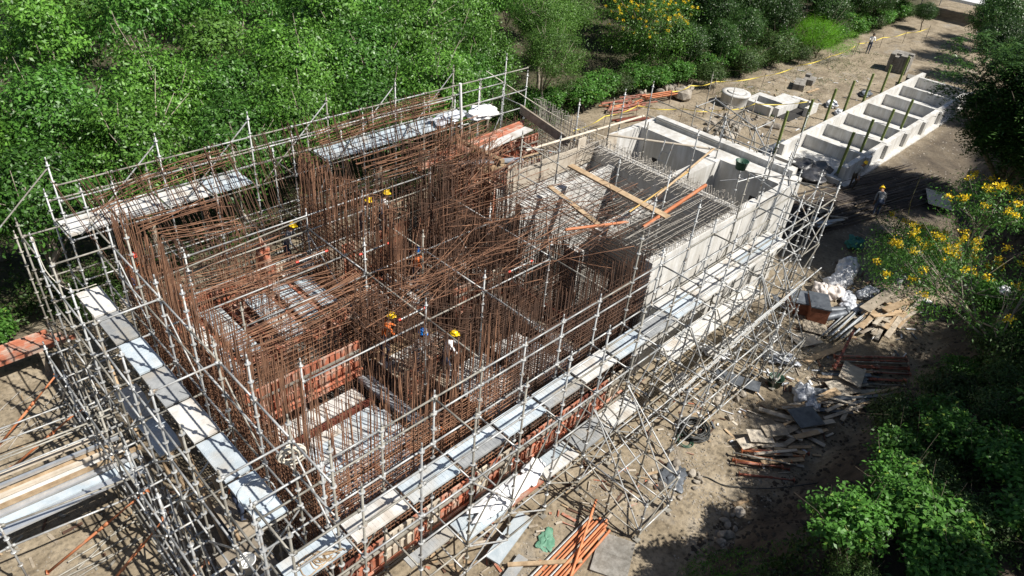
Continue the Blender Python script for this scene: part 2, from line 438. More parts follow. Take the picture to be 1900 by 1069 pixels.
def ground_nodes(m):
    n, l = m.node_tree.nodes, m.node_tree.links
    bs = n['Principled BSDF']
    bs.inputs['Roughness'].default_value = 0.95
    geo = n.new('ShaderNodeNewGeometry')
    def noise(s, d=7):
        t = n.new('ShaderNodeTexNoise')
        t.inputs['Scale'].default_value = s
        t.inputs['Detail'].default_value = d
        t.inputs['Roughness'].default_value = 0.62
        l.new(geo.outputs['Position'], t.inputs['Vector'])
        return t.outputs['Fac']
    def ramp(src, stops):
        r = n.new('ShaderNodeValToRGB')
        e = r.color_ramp.elements
        while len(e) < len(stops): e.new(0.5)
        for k, (p, c) in enumerate(stops):
            e[k].position = p; e[k].color = lin(c)
        l.new(src, r.inputs[0])
        return r.outputs[0]
    dirt = ramp(noise(0.9), [(0.3, (0.135, 0.106, 0.070)), (0.46, (0.23, 0.186, 0.126)), (0.6, (0.295, 0.243, 0.172)), (0.74, (0.37, 0.315, 0.235))])
    fine = ramp(noise(7, 10), [(0.34, (0.5, 0.5, 0.5)), (0.5, (0.95, 0.95, 0.95)), (0.68, (1.15, 1.15, 1.15))])
    mul = n.new('ShaderNodeMixRGB'); mul.blend_type = 'MULTIPLY'; mul.inputs[0].default_value = 1
    l.new(dirt, mul.inputs[1]); l.new(fine, mul.inputs[2])
    soil = ramp(noise(2.2), [(0.35, (0.032, 0.024, 0.017)), (0.65, (0.085, 0.064, 0.043))])  # brown bank earth, its colour taken darker to carry the slope's shade
    litter = ramp(noise(1.8), [(0.35, (0.03, 0.032, 0.014)), (0.6, (0.075, 0.065, 0.035)), (0.72, (0.06, 0.085, 0.025))])
    at = n.new('ShaderNodeVertexColor'); at.layer_name = 'soil'
    sp = n.new('ShaderNodeSeparateColor')
    l.new(at.outputs[0], sp.inputs[0])
    def mix(fac, a, b):
        mm = n.new('ShaderNodeMixRGB')
        l.new(fac, mm.inputs[0]); l.new(a, mm.inputs[1]); l.new(b, mm.inputs[2])
        return mm.outputs[0]
    cem = ramp(noise(0.55, 6), [(0.56, (0, 0, 0)), (0.68, (.75, .75, .75))])
    grey = n.new('ShaderNodeRGB'); grey.outputs[0].default_value = (0.235, 0.215, 0.185, 1)
    c0 = mix(cem, mul.outputs[0], grey.outputs[0])
    damp = ramp(noise(0.38, 5), [(0.54, (0, 0, 0)), (0.66, (.6, .6, .6))])
    dk = n.new('ShaderNodeRGB'); dk.outputs[0].default_value = (0.115, 0.088, 0.058, 1)
    c0 = mix(damp, c0, dk.outputs[0])
    c = mix(sp.outputs[0], c0, litter)
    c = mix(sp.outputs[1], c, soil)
    l.new(c, bs.inputs['Base Color'])
    bp = n.new('ShaderNodeBump')
    bp.inputs['Strength'].default_value = 0.7
    bp.inputs['Distance'].default_value = 0.06
    l.new(noise(5, 9), bp.inputs['Height'])
    l.new(bp.outputs[0], bs.inputs['Normal'])
ground_nodes(gm)
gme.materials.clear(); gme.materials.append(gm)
gx = np.zeros(len(gme.vertices) * 3, np.float32)
gme.vertices.foreach_get('co', gx)
gx = gx.reshape(-1, 3)
fy = np.interp(gx[:, 0], [-60, 0, 12, 24, 32, 40, 48, 60, 75, 90, 140], [15.5, 17.0, 17.2, 17.2, 19.2, 19.4, 17.0, 17.0, 16.5, 17.5, 20])
lit = np.clip((gx[:, 1] - fy) / 1.6 + 0.5 * wav(gx[:, 0], gx[:, 1], 0.8, 5), 0, 1)
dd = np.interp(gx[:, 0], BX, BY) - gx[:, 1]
soil_shade = np.clip((dd + 0.5 + 0.6 * wav(gx[:, 0], gx[:, 1], 0.9, 4)) / 1.0, 0, 1)  # bank mask: brown soil plus shade put into its colour
pit = np.clip(1 - np.abs(gx[:, 0] - 31) / 7.0, 0, 1) * np.clip(1 - np.abs(gx[:, 1] - 3) / 4.0, 0, 1) * 2.2  # ground colour darkened around the stored bars, where shade lies
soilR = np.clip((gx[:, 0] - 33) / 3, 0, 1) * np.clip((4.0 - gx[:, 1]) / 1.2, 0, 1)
soil_shade = np.maximum(soil_shade, soilR * (0.75 + .25 * wav(gx[:, 0], gx[:, 1], 1.1, 8)))
soil_shade = np.clip(np.maximum(soil_shade, pit * (0.6 + 0.4 * wav(gx[:, 0], gx[:, 1], 0.9, 8))), 0, 1)
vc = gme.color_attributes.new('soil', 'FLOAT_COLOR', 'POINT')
vc.data.foreach_set('color', np.stack([lit, soil_shade, np.zeros_like(lit), np.ones_like(lit)], 1).astype(np.float32).ravel())
tag(put(bpy.data.objects.new('ground', gme)), 'tan trampled earth of the building site with soil bank darkened for shade', None, None, 'structure')
def gz(x, y):
    return float(height(np.array([x]), np.array([y]))[0])

# ------------------------------------------------------------------ concrete works
def wallbox(name, x0, x1, y0, y1, z0, z1, parent, m='concrete'):
    mb = MB().bx(x0, x1, y0, y1, z0, z1)
    return mb.build(name, m, parent)

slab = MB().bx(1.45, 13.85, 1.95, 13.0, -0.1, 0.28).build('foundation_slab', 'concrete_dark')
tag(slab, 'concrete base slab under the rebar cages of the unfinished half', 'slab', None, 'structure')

cb = thing('concrete_tank', 'cast concrete tank with open cells at the finished end of the building', 'tank', (18.7, 5.6, 0))
for i in range(9):
    a, b = 13.9 + i * 1.15, 13.9 + (i + 1) * 1.15 - 0.008
    y0 = 2.0 + random.uniform(-.006, .006) - (0.012 if i > 5 else 0)
    zt = (5.0 if i < 6 else 4.93) + random.uniform(-.012, .012)
    wallbox('wall_panel', a, b, y0, 2.32, 2.46, zt, cb)
    wallbox('wall_panel', a, b, y0 - .006, 2.32, 0, 2.45, cb)
wallbox('wall', 22.85, 23.75, 2.32, 9.1, 0, 4.97, cb)
wallbox('wall', 13.9, 20.78, 9.1, 9.42, 0, 4.45, cb)
wallbox('wall', 20.8, 24.25, 9.1, 9.42, 0, 5.0, cb)
wallbox('wall', 19.5, 19.86, 2.32, 9.1, 0.3, 4.9, cb)
wallbox('wall', 19.86, 22.85, 5.0, 5.5, 0.3, 4.96, cb)
wallbox('parapet', 23.9, 24.25, 2.32, 9.1, 0, 5.22, cb)
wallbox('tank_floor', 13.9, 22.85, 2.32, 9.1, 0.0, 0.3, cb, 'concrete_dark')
wallbox('beam', 15.6, 19.5, 5.35, 5.72, 3.55, 3.95, cb)
for i in range(5):
    wallbox('wall_panel', 13.9 + 1.12 * i, 13.9 + 1.12 * (i + 1) - .008, 7.8 + random.uniform(-.006, .006), 8.1, .3, 4.5 + random.uniform(-.02, .02), cb)
wallbox('pier', 14.3, 14.62, 5.2, 5.9, 0.3, 3.6, cb)
for (y, z) in ((3.2, 3.9), (4.1, 3.0), (6.4, 3.8), (8.1, 3.7)):
    o = MB().bx(22.837, 22.847, y - 0.13, y + 0.13, z - 0.13, z + 0.13).build('duct_opening', 'hole_shade', cb)  # thin black plate on the wall paints the dark of an opening
for (x, z) in ((14.9, 3.6), (15.9, 3.6), (18.0, 3.5), (19.1, 3.5), (21.0, 3.4), (22.4, 3.4), (15.4, 2.0), (18.4, 2.0), (21.6, 2.0)):
    MB().box((x, 1.978, z), (0.05, 0.012, 0.05)).build('tie_hole', 'hole_shade', cb)  # small black plate paints the dark of a tie hole

# low channel and chambers beyond the tank
ch = thing('concrete_channel', 'low open concrete channel lined with blue-grey sheet behind the tank', 'channel', (33.6, 8.2, 0))
wallbox('wall', 31.9, 32.2, 6.3, 11.2, 0, 0.85, ch)
wallbox('wall', 33.9, 34.35, 5.9, 11.2, 0, 0.95, ch)
wallbox('wall', 32.2, 33.9, 10.85, 11.2, 0, 0.9, ch)
MB().bx(32.2, 33.9, 6.3, 10.85, 0.02, 0.45).build('liner', 'water', ch)
mh = thing('concrete_chamber', 'square concrete manhole chamber with two openings beside the rubble', 'chamber', (44.4, 12.4, 0))
for a, b in (((42.6, 43.0), (11.9, 14.0)), ((44.2, 44.9), (11.9, 14.0)), ((46.1, 46.5), (10.3, 12.2))):
    wallbox('wall', a[0], a[1], b[0], b[1], 0, 0.62, mh)
wallbox('wall', 43.0, 46.1, 11.5, 11.9, 0, 0.6, mh)
wallbox('wall', 43.0, 44.2, 13.7, 14.0, 0, 0.61, mh)
wallbox('wall', 44.9, 46.1, 10.3, 10.6, 0, 0.6, mh)
wallbox('lid_slab', 44.22, 46.4, 11.86, 12.9, 0.3, 0.58, mh)
wallbox('pit', 43.0, 46.1, 10.6, 13.7, -0.3, 0.06, mh, 'hole_shade')  # slab coloured near black for the shade down in the chamber
wl = thing('round_manhole', 'round concrete manhole ring at the edge of the greenery', 'manhole', (42.5, 14.6, 0))
MB().lathe((42.5, 14.6, 0), [(0.95, 0), (0.95, 0.75), (0.99, 0.78), (0.99, 0.9), (0.62, 0.9), (0.6, 0.2)], 28).build('ring', 'concrete', wl, True)
MB().lathe((42.5, 14.6, 0.93), [(0.0, 0.06), (0.6, 0.05), (0.62, 0.0), (0.62, -0.03)], 24).build('cover', 'concrete', wl)

# stepped basins with green posts
bs_ = thing('basin_row', 'long row of white concrete basins stepping away with cross walls', 'basin', (46, 6.1, 0))
xw = [39.4, 42.35, 45.5, 48.8, 52.0, 55.3, 58.6]
wallbox('side_wall', 36.6, 60.2, 7.9, 8.2, -0.2, 1.0, bs_)
seg = [36.6] + xw
for i in range(len(seg) - 1):
    wallbox('side_wall', seg[i] + 0.03, seg[i + 1] - 0.03, 4.1, 4.4, -0.1, 1.0 - 0.004 * (i % 2), bs_)
wallbox('footing', 36.3, 60.4, 3.72, 4.09, -0.2, 0.1, bs_)
for i, x in enumerate(xw):
    wallbox('cross_wall', x, x + 0.3, 4.42, 7.9, 0.0, 0.985, bs_)
    wallbox('buttress', x - 0.14, x + 0.44, 3.9, 4.098, 0.1, 0.96, bs_)
f0 = [36.55] + [x + 0.3 for x in xw[:-1]]
for i in range(len(xw)):
    wallbox('basin_floor', f0[i], xw[i], 4.4, 7.9, -0.2, 0.22 + 0.02 * (i % 3), bs_)
wallbox('end_wall', 36.2, 36.55, 4.1, 8.2, -0.6, 0.35, bs_, 'concrete')
PL = [(36.7, 8.35), (39.9, 8.38), (43.05, 8.36), (45.95, 8.36), (49.1, 8.36), (52.35, 8.36), (55.6, 8.36)]
PR = [(37.1, 4.62), (39.75, 4.62), (42.9, 4.62), (46.1, 4.62)]
ords = ['first', 'second', 'third', 'fourth', 'fifth', 'sixth', 'seventh']
for k, (x, y) in enumerate(PL + PR):
    far = k < len(PL)
    j = k if far else k - len(PL)
    lb = ('olive green post on the %s side of the basins, %s from the near end' % ('far' if far else 'near', ords[j]))
    t = thing('fence_post', lb, 'post', (x, y, 0.2 if not far else 0.0), 'green posts along the basins')
    z0 = 0.0 if far else 0.25
    lean = random.uniform(-0.05, 0.05)
    MB().beam((x, y, z0), (x + lean, y + random.uniform(-.04, .04), 2.9 + random.uniform(-.08, .08)), 0.13, 0.13).build('shaft', 'green_post', t)
    MB().bx(x - 0.13, x + 0.13, y - 0.13, y + 0.13, z0 - 0.1, z0 + 0.1).build('foot', 'concrete_dark', t)

# ------------------------------------------------------------------ scaffolding
STD = {}
ROS = {}
def ros_mesh(m):
    if m not in ROS:
        ROS[m] = MB().lathe((0, 0, 0), [(0.027, -0.014), (0.068, -0.007), (0.068, 0.007), (0.027, 0.014)], 8).mesh('rosette', m, False)
    return ROS[m]
def std_mesh(h, m, bare=False):
    k = (round(h * 4), m, bare)
    if k not in STD:
        mb = MB().tube([(0, 0, 0), (0, 0, h)], 0.0265, 8)
        z = h - (0.12 if not bare else 4.12)
        while z > 0.05:
            mb.lathe((0, 0, z), [(0.027, -0.012), (0.066, -0.006), (0.066, 0.006), (0.027, 0.012)], 8)
            z -= 0.5
        mb.tube([(0, 0, h), (0, 0, h + 0.13)], 0.019, 6)
        STD[k] = mb.mesh('standard', m, True)
    return STD[k]
LED = {}
def led_mesh(L, m):
    k = (round(L * 50), m)
    if k not in LED:
        mb = MB().tube([(0.05, 0, 0), (L - 0.05, 0, 0)], 0.0255, 7)
        for x in (0.06, L - 0.06):
            mb.box((x, 0, 0), (0.075, 0.05, 0.085))
        LED[k] = mb.mesh('ledger', m, True)
    return LED[k]
DK = {}
def deck_mesh(L, w, m):
    k = (round(L * 50), round(w * 100), m)
    if k not in DK:
        mb = MB()
        mb.bx(0.02, L - 0.02, 0, w, -0.012, 0.0)
        mb.bx(0.02, L - 0.02, 0.0, 0.018, -0.07, -0.0125)
        mb.bx(0.02, L - 0.02, w - 0.018, w, -0.07, -0.0125)
        for q in (0.045, L - 0.045):
            mb.bx(q - 0.02, q + 0.02, 0.02, w - 0.02, -0.06, -0.013)
        n = int(L / 0.12)
        for i in range(n):
            x = 0.08 + i * (L - 0.16) / n
            mb.bx(x, x + 0.05, 0.03, w - 0.03, 0.0004, 0.0042)
        DK[k] = mb.mesh('deck_board', m)
    return DK[k]

class Scaf:
    near = False
    def __init__(s, label, loc, m='galv'):
        s.t = thing('scaffold', label, 'scaffold', loc)
        s.m = m
    def mm(s):
        return 'galv_old' if random.random() < 0.38 else s.m
    def std(s, x, y, z0, z1):
        h = round((z1 - z0) * 4) / 4
        W = Matrix.Translation((x, y, z1 - h)) @ Matrix.Rotation(random.uniform(0, 6), 4, 'Z')
        tilt = Matrix.Rotation(random.uniform(-.006, .006), 4, 'X') @ Matrix.Rotation(random.uniform(-.006, .006), 4, 'Y')
        m = s.mm()
        o = put(bpy.data.objects.new('standard', std_mesh(h, m, s.near)), s.t, W @ tilt)
        if s.near:
            for i in range(8):
                z = h - 0.12 - 0.5 * i
                if z > .05: put(bpy.data.objects.new('rosette', ros_mesh('galv')), o, W @ tilt @ Matrix.Translation((0, 0, z)))
    def led(s, p, q, name='ledger'):
        p, q = Vector(p), Vector(q)
        d = q - p
        M = Matrix.Rotation(math.atan2(d.y, d.x), 4, 'Z') @ Matrix.Rotation(-math.asin(d.z / d.length), 4, 'Y')
        put(bpy.data.objects.new(name, led_mesh(d.length, s.mm())), s.t, Matrix.Translation(p) @ M)
    br = 0.0225
    def brace(s, p, q):
        rod('brace', p, q, s.br, s.mm(), s.t)
    def deck(s, p, L, w, rz, m='deck', name='deck_board', z=0.0):
        inst(name, deck_mesh(L, w, m), s.t, (p[0], p[1], p[2] + z), rz)
    def jack(s, x, y):
        MB().bx(x - .09, x + .09, y - .09, y + .09, 0.0, 0.03).build('base_plate', 'galv_old', s.t)

BAY = 1.484
# --- front run
S = Scaf('galvanised scaffold with pale steel walkway along the sunlit front wall', (8, 0.7, 0))
xf = [k * BAY for k in range(15)]
for k, x in enumerate(xf):
    S.near = k < 9
    zt = 6.12
    if k in (10, 12, 13): zt = 6.62
    S.std(x, 0.0, 0.05, zt)
    zi = 5.62 if k < 8 else (6.12 if k % 2 else 7.12)
    S.std(x, 1.42, 0.05, zi)
    S.jack(x, 0); S.jack(x, 1.42)
    for z in ((3.93, 1.43, 0.35) if k % 2 else (3.93, 2.0, 0.35)):
        S.led((x, 0, z), (x, 1.42, z), 'transom')
    if k in (0, 3, 9, 11, 13):
        S.led((x, 0, 5.5), (x, 1.42, 5.5), 'transom')
for k in range(14):
    a, b = xf[k], xf[k + 1]
    for z in (5.5, 5.0, 3.93, 3.0, 1.43, 0.35):
        if z == 3.0 and k % 3 == 1: continue
        S.led((a, 0, z), (b, 0, z))
    for z in ((5.5, 5.0, 4.0, 2.5, 0.35) if k < 9 else (5.5, 4.5, 4.0, 2.5, 0.35)):
        S.led((a, 1.42, z), (b, 1.42, z))
    if k % 3 == 0:
        S.brace((a, -0.04, 0.4), (b, -0.04, 2.0)); S.brace((b, -0.04, 2.0), (a, -0.04, 3.9))
    if k % 3 == 1:
        S.brace((a, 1.46, 0.4), (b, 1.46, 2.4))
    if k >= 9:
        S.brace((a, -0.05, 0.4) if k % 2 else (b, -0.05, 0.4), (b, -0.05, 3.9) if k % 2 else (a, -0.05, 3.9))
        S.brace((a, 1.46, 2.4), (b, 1.46, 4.4))
    dm = ['deck', 'deck_white', 'deck', 'deck_grey', 'deck', 'deck_grey', 'deck_white', 'deck', 'deck_grey', 'deck', 'deck_white', 'deck_white', 'deck_white', 'deck_white'][k]
    dy = 0.34 + 0.02 * k * 0.6
    S.deck((a + 0.04, dy, 4.0 + random.uniform(0, .012)), BAY - 0.08, 0.305, 0, dm)
    S.deck((a + 0.04, dy + 0.335, 4.0 + random.uniform(0, .012)), BAY - 0.08, 0.305, 0, dm if random.random() < .7 else 'deck')
    if k >= 9:
        S.deck((a + 0.02, 1.06, 4.0), BAY - 0.04, 0.30, 0, 'deck_white')
# lower front walkway
for k in range(2, 8):
    a = xf[k]
    m = ['deck_grey', 'deck', 'orange', 'deck_white', 'deck_grey', 'deck_white'][k - 2]
    if k != 2: S.deck((a + 0.04, 0.1, 1.5), BAY - 0.08, 0.3, 0, m)
    S.deck((a + 0.04, 0.44, 1.5 + (.03 if k == 4 else 0)), BAY - 0.08, 0.3, 0, m if k != 5 else 'deck')
for k in range(9, 13):
    a = xf[k]
    S.deck((a + 0.02, 0.2, 2.5), BAY - 0.04, 0.32, 0, 'deck_white')
    S.deck((a + 0.02, 0.56, 2.5), BAY - 0.04, 0.32, 0, 'deck_white')
    if k != 10:
        S.deck((a + 0.02, 0.1, 1.0), BAY - 0.04, 0.32, 0, 'deck_white')
    S.led((a, 0, 2.44), (a, 1.42, 2.44), 'transom')
# loose tubes lying along the far part
for i in range(7):
    y = -0.15 - 0.12 * i
    z = 1.1 + 0.42 * i
    S.brace((10.8 + i * 0.9, y, z * 0.9), (15.9 + i * 0.8, y - 0.1, z * 0.9 + 0.35))
for k in range(8, 13):
    x = xf[k] + .1
    S.std(x, -1.15, .02, 2.6 if k % 2 else 3.1)
    for z in (.3, 1.5, 2.4):
        S.led((x, -1.15, z), (x, 0, z), 'transom')
        if k < 12: S.led((x, -1.15, z), (x + BAY, -1.15, z))
    S.brace((x, -1.15, .3), (x + BAY * .95, -1.15, 2.4)); S.brace((x, -1.1, 2.4), (x, -.05, 3.9))
for k in range(3, 9):
    a, b = xf[k], xf[k + 1]
    S.brace((b, -.05, .35), (a, -.05, 1.5)); S.brace((a, 0.06, 1.5), (b, 0.06, 3.9))

# --- outrigger towers in front
def outrigger(x0, x1, yo, h, label):
    T = Scaf(label, ((x0 + x1) / 2, yo, 0))
    for x in (x0, x1):
        T.std(x, yo, 0.03, 1.62)
        T.jack(x, yo)
        for z in (0.25, 1.5):
            T.led((x, yo, z), (x, -0.1, z), 'transom')
        T.brace((x, yo, 1.5), (x, -0.08, h)); T.brace((x, yo, 0.3), (x, -0.08, 1.5))
        T.brace((x + 0.05, -0.08, h), (x + 0.05, yo, 0.3))
    for z in (0.25, 1.5):
        T.led((x0, yo, z), (x1, yo, z))
    T.brace((x0, yo - 0.04, 0.3), (x1, yo - 0.04, 1.5))
    T.led((x0, -1.1, 1.52), (x1, -1.1, 1.52))
    for x in (x0, x1):
        T.std(x, -1.15, 0.03, 2.6)
    return T
outrigger(8.85, 10.35, -2.3, 3.4, 'short braced scaffold outrigger standing out over the sunny dirt path')
outrigger(17.7, 19.2, -1.75, 4.0, 'braced scaffold outrigger near the stacked red box and white sacks')

# --- end frame on top of the tank
E_ = Scaf('slender braced scaffold frame standing against the far end of the tank', (22, 1.6, 0))
for x, y, z1 in ((20.8, -0.1, 6.1), (22.3, -0.1, 6.1), (20.8, 1.45, 6.6), (22.3, 1.45, 6.1), (23.9, 1.2, 5.6), (24.2, 2.6, 6.3)):
    E_.std(x, y, 0.05, z1)
for z in (0.4, 2.0, 3.6, 5.0, 5.6):
    E_.led((20.8, -0.1, z), (22.3, -0.1, z)); E_.led((20.8, 1.45, z), (22.3, 1.45, z))
    E_.led((20.8, -0.1, z), (20.8, 1.45, z), 'transom'); E_.led((22.3, -0.1, z), (22.3, 1.45, z), 'transom')
for z in (0.4, 2.0, 3.6):
    E_.brace((20.8, -0.14, z), (22.3, -0.14, z + 1.6)); E_.brace((22.34, -0.1, z), (22.34, 1.45, z + 1.6))
    E_.brace((22.3, 1.45, z), (23.9, 1.2, z + 1.2)); E_.brace((20.84, 1.45, z), (20.84, -0.1, z + 1.6))
E_.led((22.3, 1.45, 5.0), (24.2, 2.6, 5.0)); E_.led((23.9, 1.2, 4.2), (24.2, 2.6, 4.2))
E_.brace((20.8, 1.45, 5.6), (22.6, 3.6, 5.05)); E_.brace((22.3, 1.45, 5.9), (21.0, 3.9, 5.0)); E_.brace((22.3, -0.1, 5.9), (22.6, 3.6, 5.05))
# posts rising from the tank walls
Q = Scaf('row of single scaffold posts and handrail tubes rising from the tank walls', (19, 6, 5))
posts = [(19.68, 8.6, 5.0, 7.0), (19.68, 6.8, 5, 6.6), (19.68, 4.6, 5, 7.1), (19.68, 2.6, 5, 6.2), (17.0, 6.0, 3.9, 6.2), (16.4, 8.4, 4.5, 6.4), (17.9, 4.4, 0.3, 6.0), (16.0, 3.6, .3, 6.0), (14.6, 8.7, .3, 6.8),
         (22.8, 8.9, 4.97, 7.0), (22.8, 5.2, 4.96, 6.6), (22.8, 2.8, 4.97, 6.5), (20.9, 2.2, 4.93, 6.9), (18.4, 9.3, 5, 7.0), (21.4, 9.3, 5, 6.8)]
for p in posts: Q.std(*p)
Q.brace((22.8, 8.9, 6.4), (22.8, 2.8, 6.2)); Q.brace((22.8, 8.9, 5.6), (22.8, 5.2, 5.6))
Q.brace((14.6, 8.7, 6.3), (16.4, 8.4, 5.7)); Q.brace((14.6, 8.7, 5.2), (14.8, 6.2, 5.0)); Q.brace((14.6, 8.7, 6.5), (16.2, 6.0, 5.1))
Q.led((22.8, 5.2, 6.0), (22.8, 2.8, 6.0)); Q.led((20.9, 2.2, 6.2), (22.8, 2.8, 6.2)); Q.brace((19.68, 2.6, 5.9), (20.9, 2.2, 6.0))
rod('timber_rail', (15.4, 9.2, 5.75), (22.7, 9.0, 5.55), 0.05, 'beige', Q.t)
rod('timber_rail', (19.75, 8.7, 5.5), (22.8, 5.2, 5.35), 0.05, 'beige', Q.t)
rod('timber_rail', (16.9, 4.2, 5.45), (22.4, 5.2, 5.5), 0.045, 'timber', Q.t)
rod('timber_rail', (15.6, 4.3, 5.25), (19.6, 4.6, 5.5), 0.03, 'rail_ochre', Q.t)

# --- tower beyond the tank
T2 = Scaf('open square scaffold tower with crossed top frame beyond the tank', (30.6, 8.6, 0))
cx = [29.7, 31.55]; cy = [6.9, 10.4]
T2.br = 0.032
for x in cx:
    for y in cy:
        T2.std(x, y, 0.02, 4.12)
    T2.std(x, 8.65, 0.02, 4.12)
    for z in (1.6, 4.0):
        T2.led((x, 6.9, z), (x, 8.65, z)); T2.led((x, 8.65, z), (x, 10.4, z))
    T2.brace((x, 6.9, 1.6), (x, 8.65, 4.0)); T2.brace((x, 10.4, 1.6), (x, 8.65, 4.0))
for y in (6.9, 8.65, 10.4):
    for z in (1.6, 4.0):
        T2.led((cx[0], y, z), (cx[1], y, z), 'transom')
T2.brace((29.7, 6.9, 4.05), (31.55, 10.4, 4.05)); T2.brace((29.7, 8.65, 1.4), (31.55, 8.65, 4.0)); T2.brace((29.7, 6.85, 1.3), (31.55, 6.85, 4.0)); T2.brace((31.5, 10.35, .3), (29.8, 8.7, 4.0))
T2.std(28.2, 5.4, 0.02, 4.12); T2.std(32.4, 5.6, .02, 4.6); T2.brace((28.2, 5.4, 3.8), (29.7, 6.9, 4.0)); T2.brace((28.2, 5.4, 1.2), (29.7, 6.9, 4.0)); T2.led((28.2, 5.4, 2.0), (29.7, 6.9, 2.0))
for (x, y) in ((38.6, 14.6), (37.2, 12.2)):
    T2.std(x, y, 0, 2.9)

# --- left run
Lf = Scaf('tall galvanised scaffold with long sheet metal walkway along the left side', (0.4, 7, 0))
XL, XR = -0.3, 1.2
Lf.near = True
yl = [0.42 + k * 1.517 for k in range(9)]
for k, y in enumerate(yl):
    Lf.std(XL, y, 0.05, 6.12); Lf.jack(XL, y)
    Lf.std(XR, y, 0.05, 7.12 if k % 2 == 0 else 6.62); Lf.jack(XR, y)
    for z in ((6.0, 3.93, 2.5, 1.0) if k % 2 else (3.93, 1.0)):
        Lf.led((XL, y, z), (XR, y, z), 'transom')
    if k % 2 and k < 8:
        Lf.brace((XL, y, 2.5), (XR, y, 3.9))
for k in range(8):
    a, b = yl[k], yl[k + 1]
    for z in (5.0, 3.93, 2.5, 1.0):
        Lf.led((XL, a, z), (XL, b, z))
    for z in (6.0, 5.0, 3.93, 2.5, 1.0):
        Lf.led((XR, a, z), (XR, b, z))
    if k % 2 == 0:
        Lf.brace((XL - .05, a, 1.0), (XL - .05, b, 2.5)); Lf.brace((XL - .05, a, 3.9), (XL - .05, b, 2.5))
        Lf.brace((XR + .05, a, 3.9), (XR + .05, b, 5.5))
    else:
        Lf.brace((XL - .05, b, 2.5), (XL - .05, a, 3.9)); Lf.brace((XL - .05, b, 1.0), (XL - .05, a, 2.5))
    if k > 0:
        dm = ['', 'deck', 'deck', 'deck_white', 'deck_grey', 'deck', 'deck_grey', 'deck_white'][k]
        Lf.deck((0.92, a + 0.03, 4.0), 1.517 - 0.06, 0.64, math.pi / 2, dm)
    if k in (4, 5):
        Lf.deck((0.45, a + 0.02, 2.56), 1.517 - 0.04, 0.6, math.pi / 2, ['deck_grey', 'deck', 'deck_white'][k % 3])
    if k in (1, 2):
        Lf.deck((0.9, a + 0.02, 1.06), 1.517 - 0.04, 0.6, math.pi / 2, 'darkmetal')
Lf.near = False
# extra deep row on the outside of the left run
for k, y in enumerate(yl[1:8]):
    Lf.std(-1.05, y + 0.2, 0.05, 4.6 if k < 4 else 3.6)
    Lf.std(-.68, y + .9, .05, 3.6)
    for z in (3.2, 2.3, 0.9):
        Lf.led((-1.05, y + 0.2, z), (XL, y + 0.2, z), 'transom')
    if k < 6:
        for z in (3.2, 2.3, 1.6, 0.9):
            Lf.led((-1.05, y + 0.2, z), (-1.05, y + 1.717, z))
        Lf.brace((-1.1, y + .2, 3.2), (-1.1, y + 1.717, 1.6)); Lf.brace((-.68, y + .9, .3), (-.68, y + 2.3, 3.2))
    if k % 2 == 0:
        Lf.brace((-1.05, y + 0.2, 0.9), (XL, y + 0.2, 2.3))
for i in range(5):
    y = 2.2 + i * 1.9
    rod('shore_timber', (0.15 + 0.1 * (i % 2), y, 0.1), (0.45, y + 2.6, 2.9), 0.06, 'timber', Lf.t)

# --- left access platform
P_ = Scaf('low scaffold platform with parallel tubes reaching out of the left side', (-3, 8, 0))
for y, z in ((10.15, 2.2), (9.65, 2.2), (9.0, 2.2), (8.5, 2.25), (8.2, 3.0), (8.2, 2.55)):
    P_.led((-4.2, y + 0.35, z), (-0.35, y, z))
    P_.led((-8.0, y + 0.72, z), (-4.2, y + 0.35, z))
for x in (-3.6, -6.4):
    for y in (6.9, 8.3, 10.4):
        P_.std(x, y, 0.0, 2.6); P_.jack(x, y)
    P_.led((x, 6.9, 1.9), (x, 8.3, 1.9), 'transom'); P_.led((x, 8.3, 1.9), (x, 10.4, 1.9), 'transom')
P_.led((-3.6, 6.9, 1.7), (-0.9, 6.5, 1.7)); P_.led((-3.6, 6.9, 2.45), (-0.9, 6.4, 2.45)); P_.led((-6.4, 6.9, 1.7), (-3.6, 6.9, 1.7))
for i in range(5):
    y = 6.95 + 0.27 * i
    m = ['alu', 'deck', 'alu', 'deck_white', 'timber'][i]
    MB().beam((-8.2, y + 0.5, 2.03 + 0.006 * i), (-0.55 + random.uniform(-.3, .2), y - 0.05 + .03 * i, 2.02 + 0.006 * i), 0.24, 0.06).build('deck_beam', m, P_.t)
for i in range(4):
    y = 7.2 + .32 * i
    MB().beam((-7.8, y + 0.9, 2.16 + .02 * i), (-0.3 - .15 * i, y + 0.35, 2.14 + .02 * i), 0.08, 0.10).build('loose_beam', ['timber', 'beige', 'alu', 'beige'][i], P_.t)

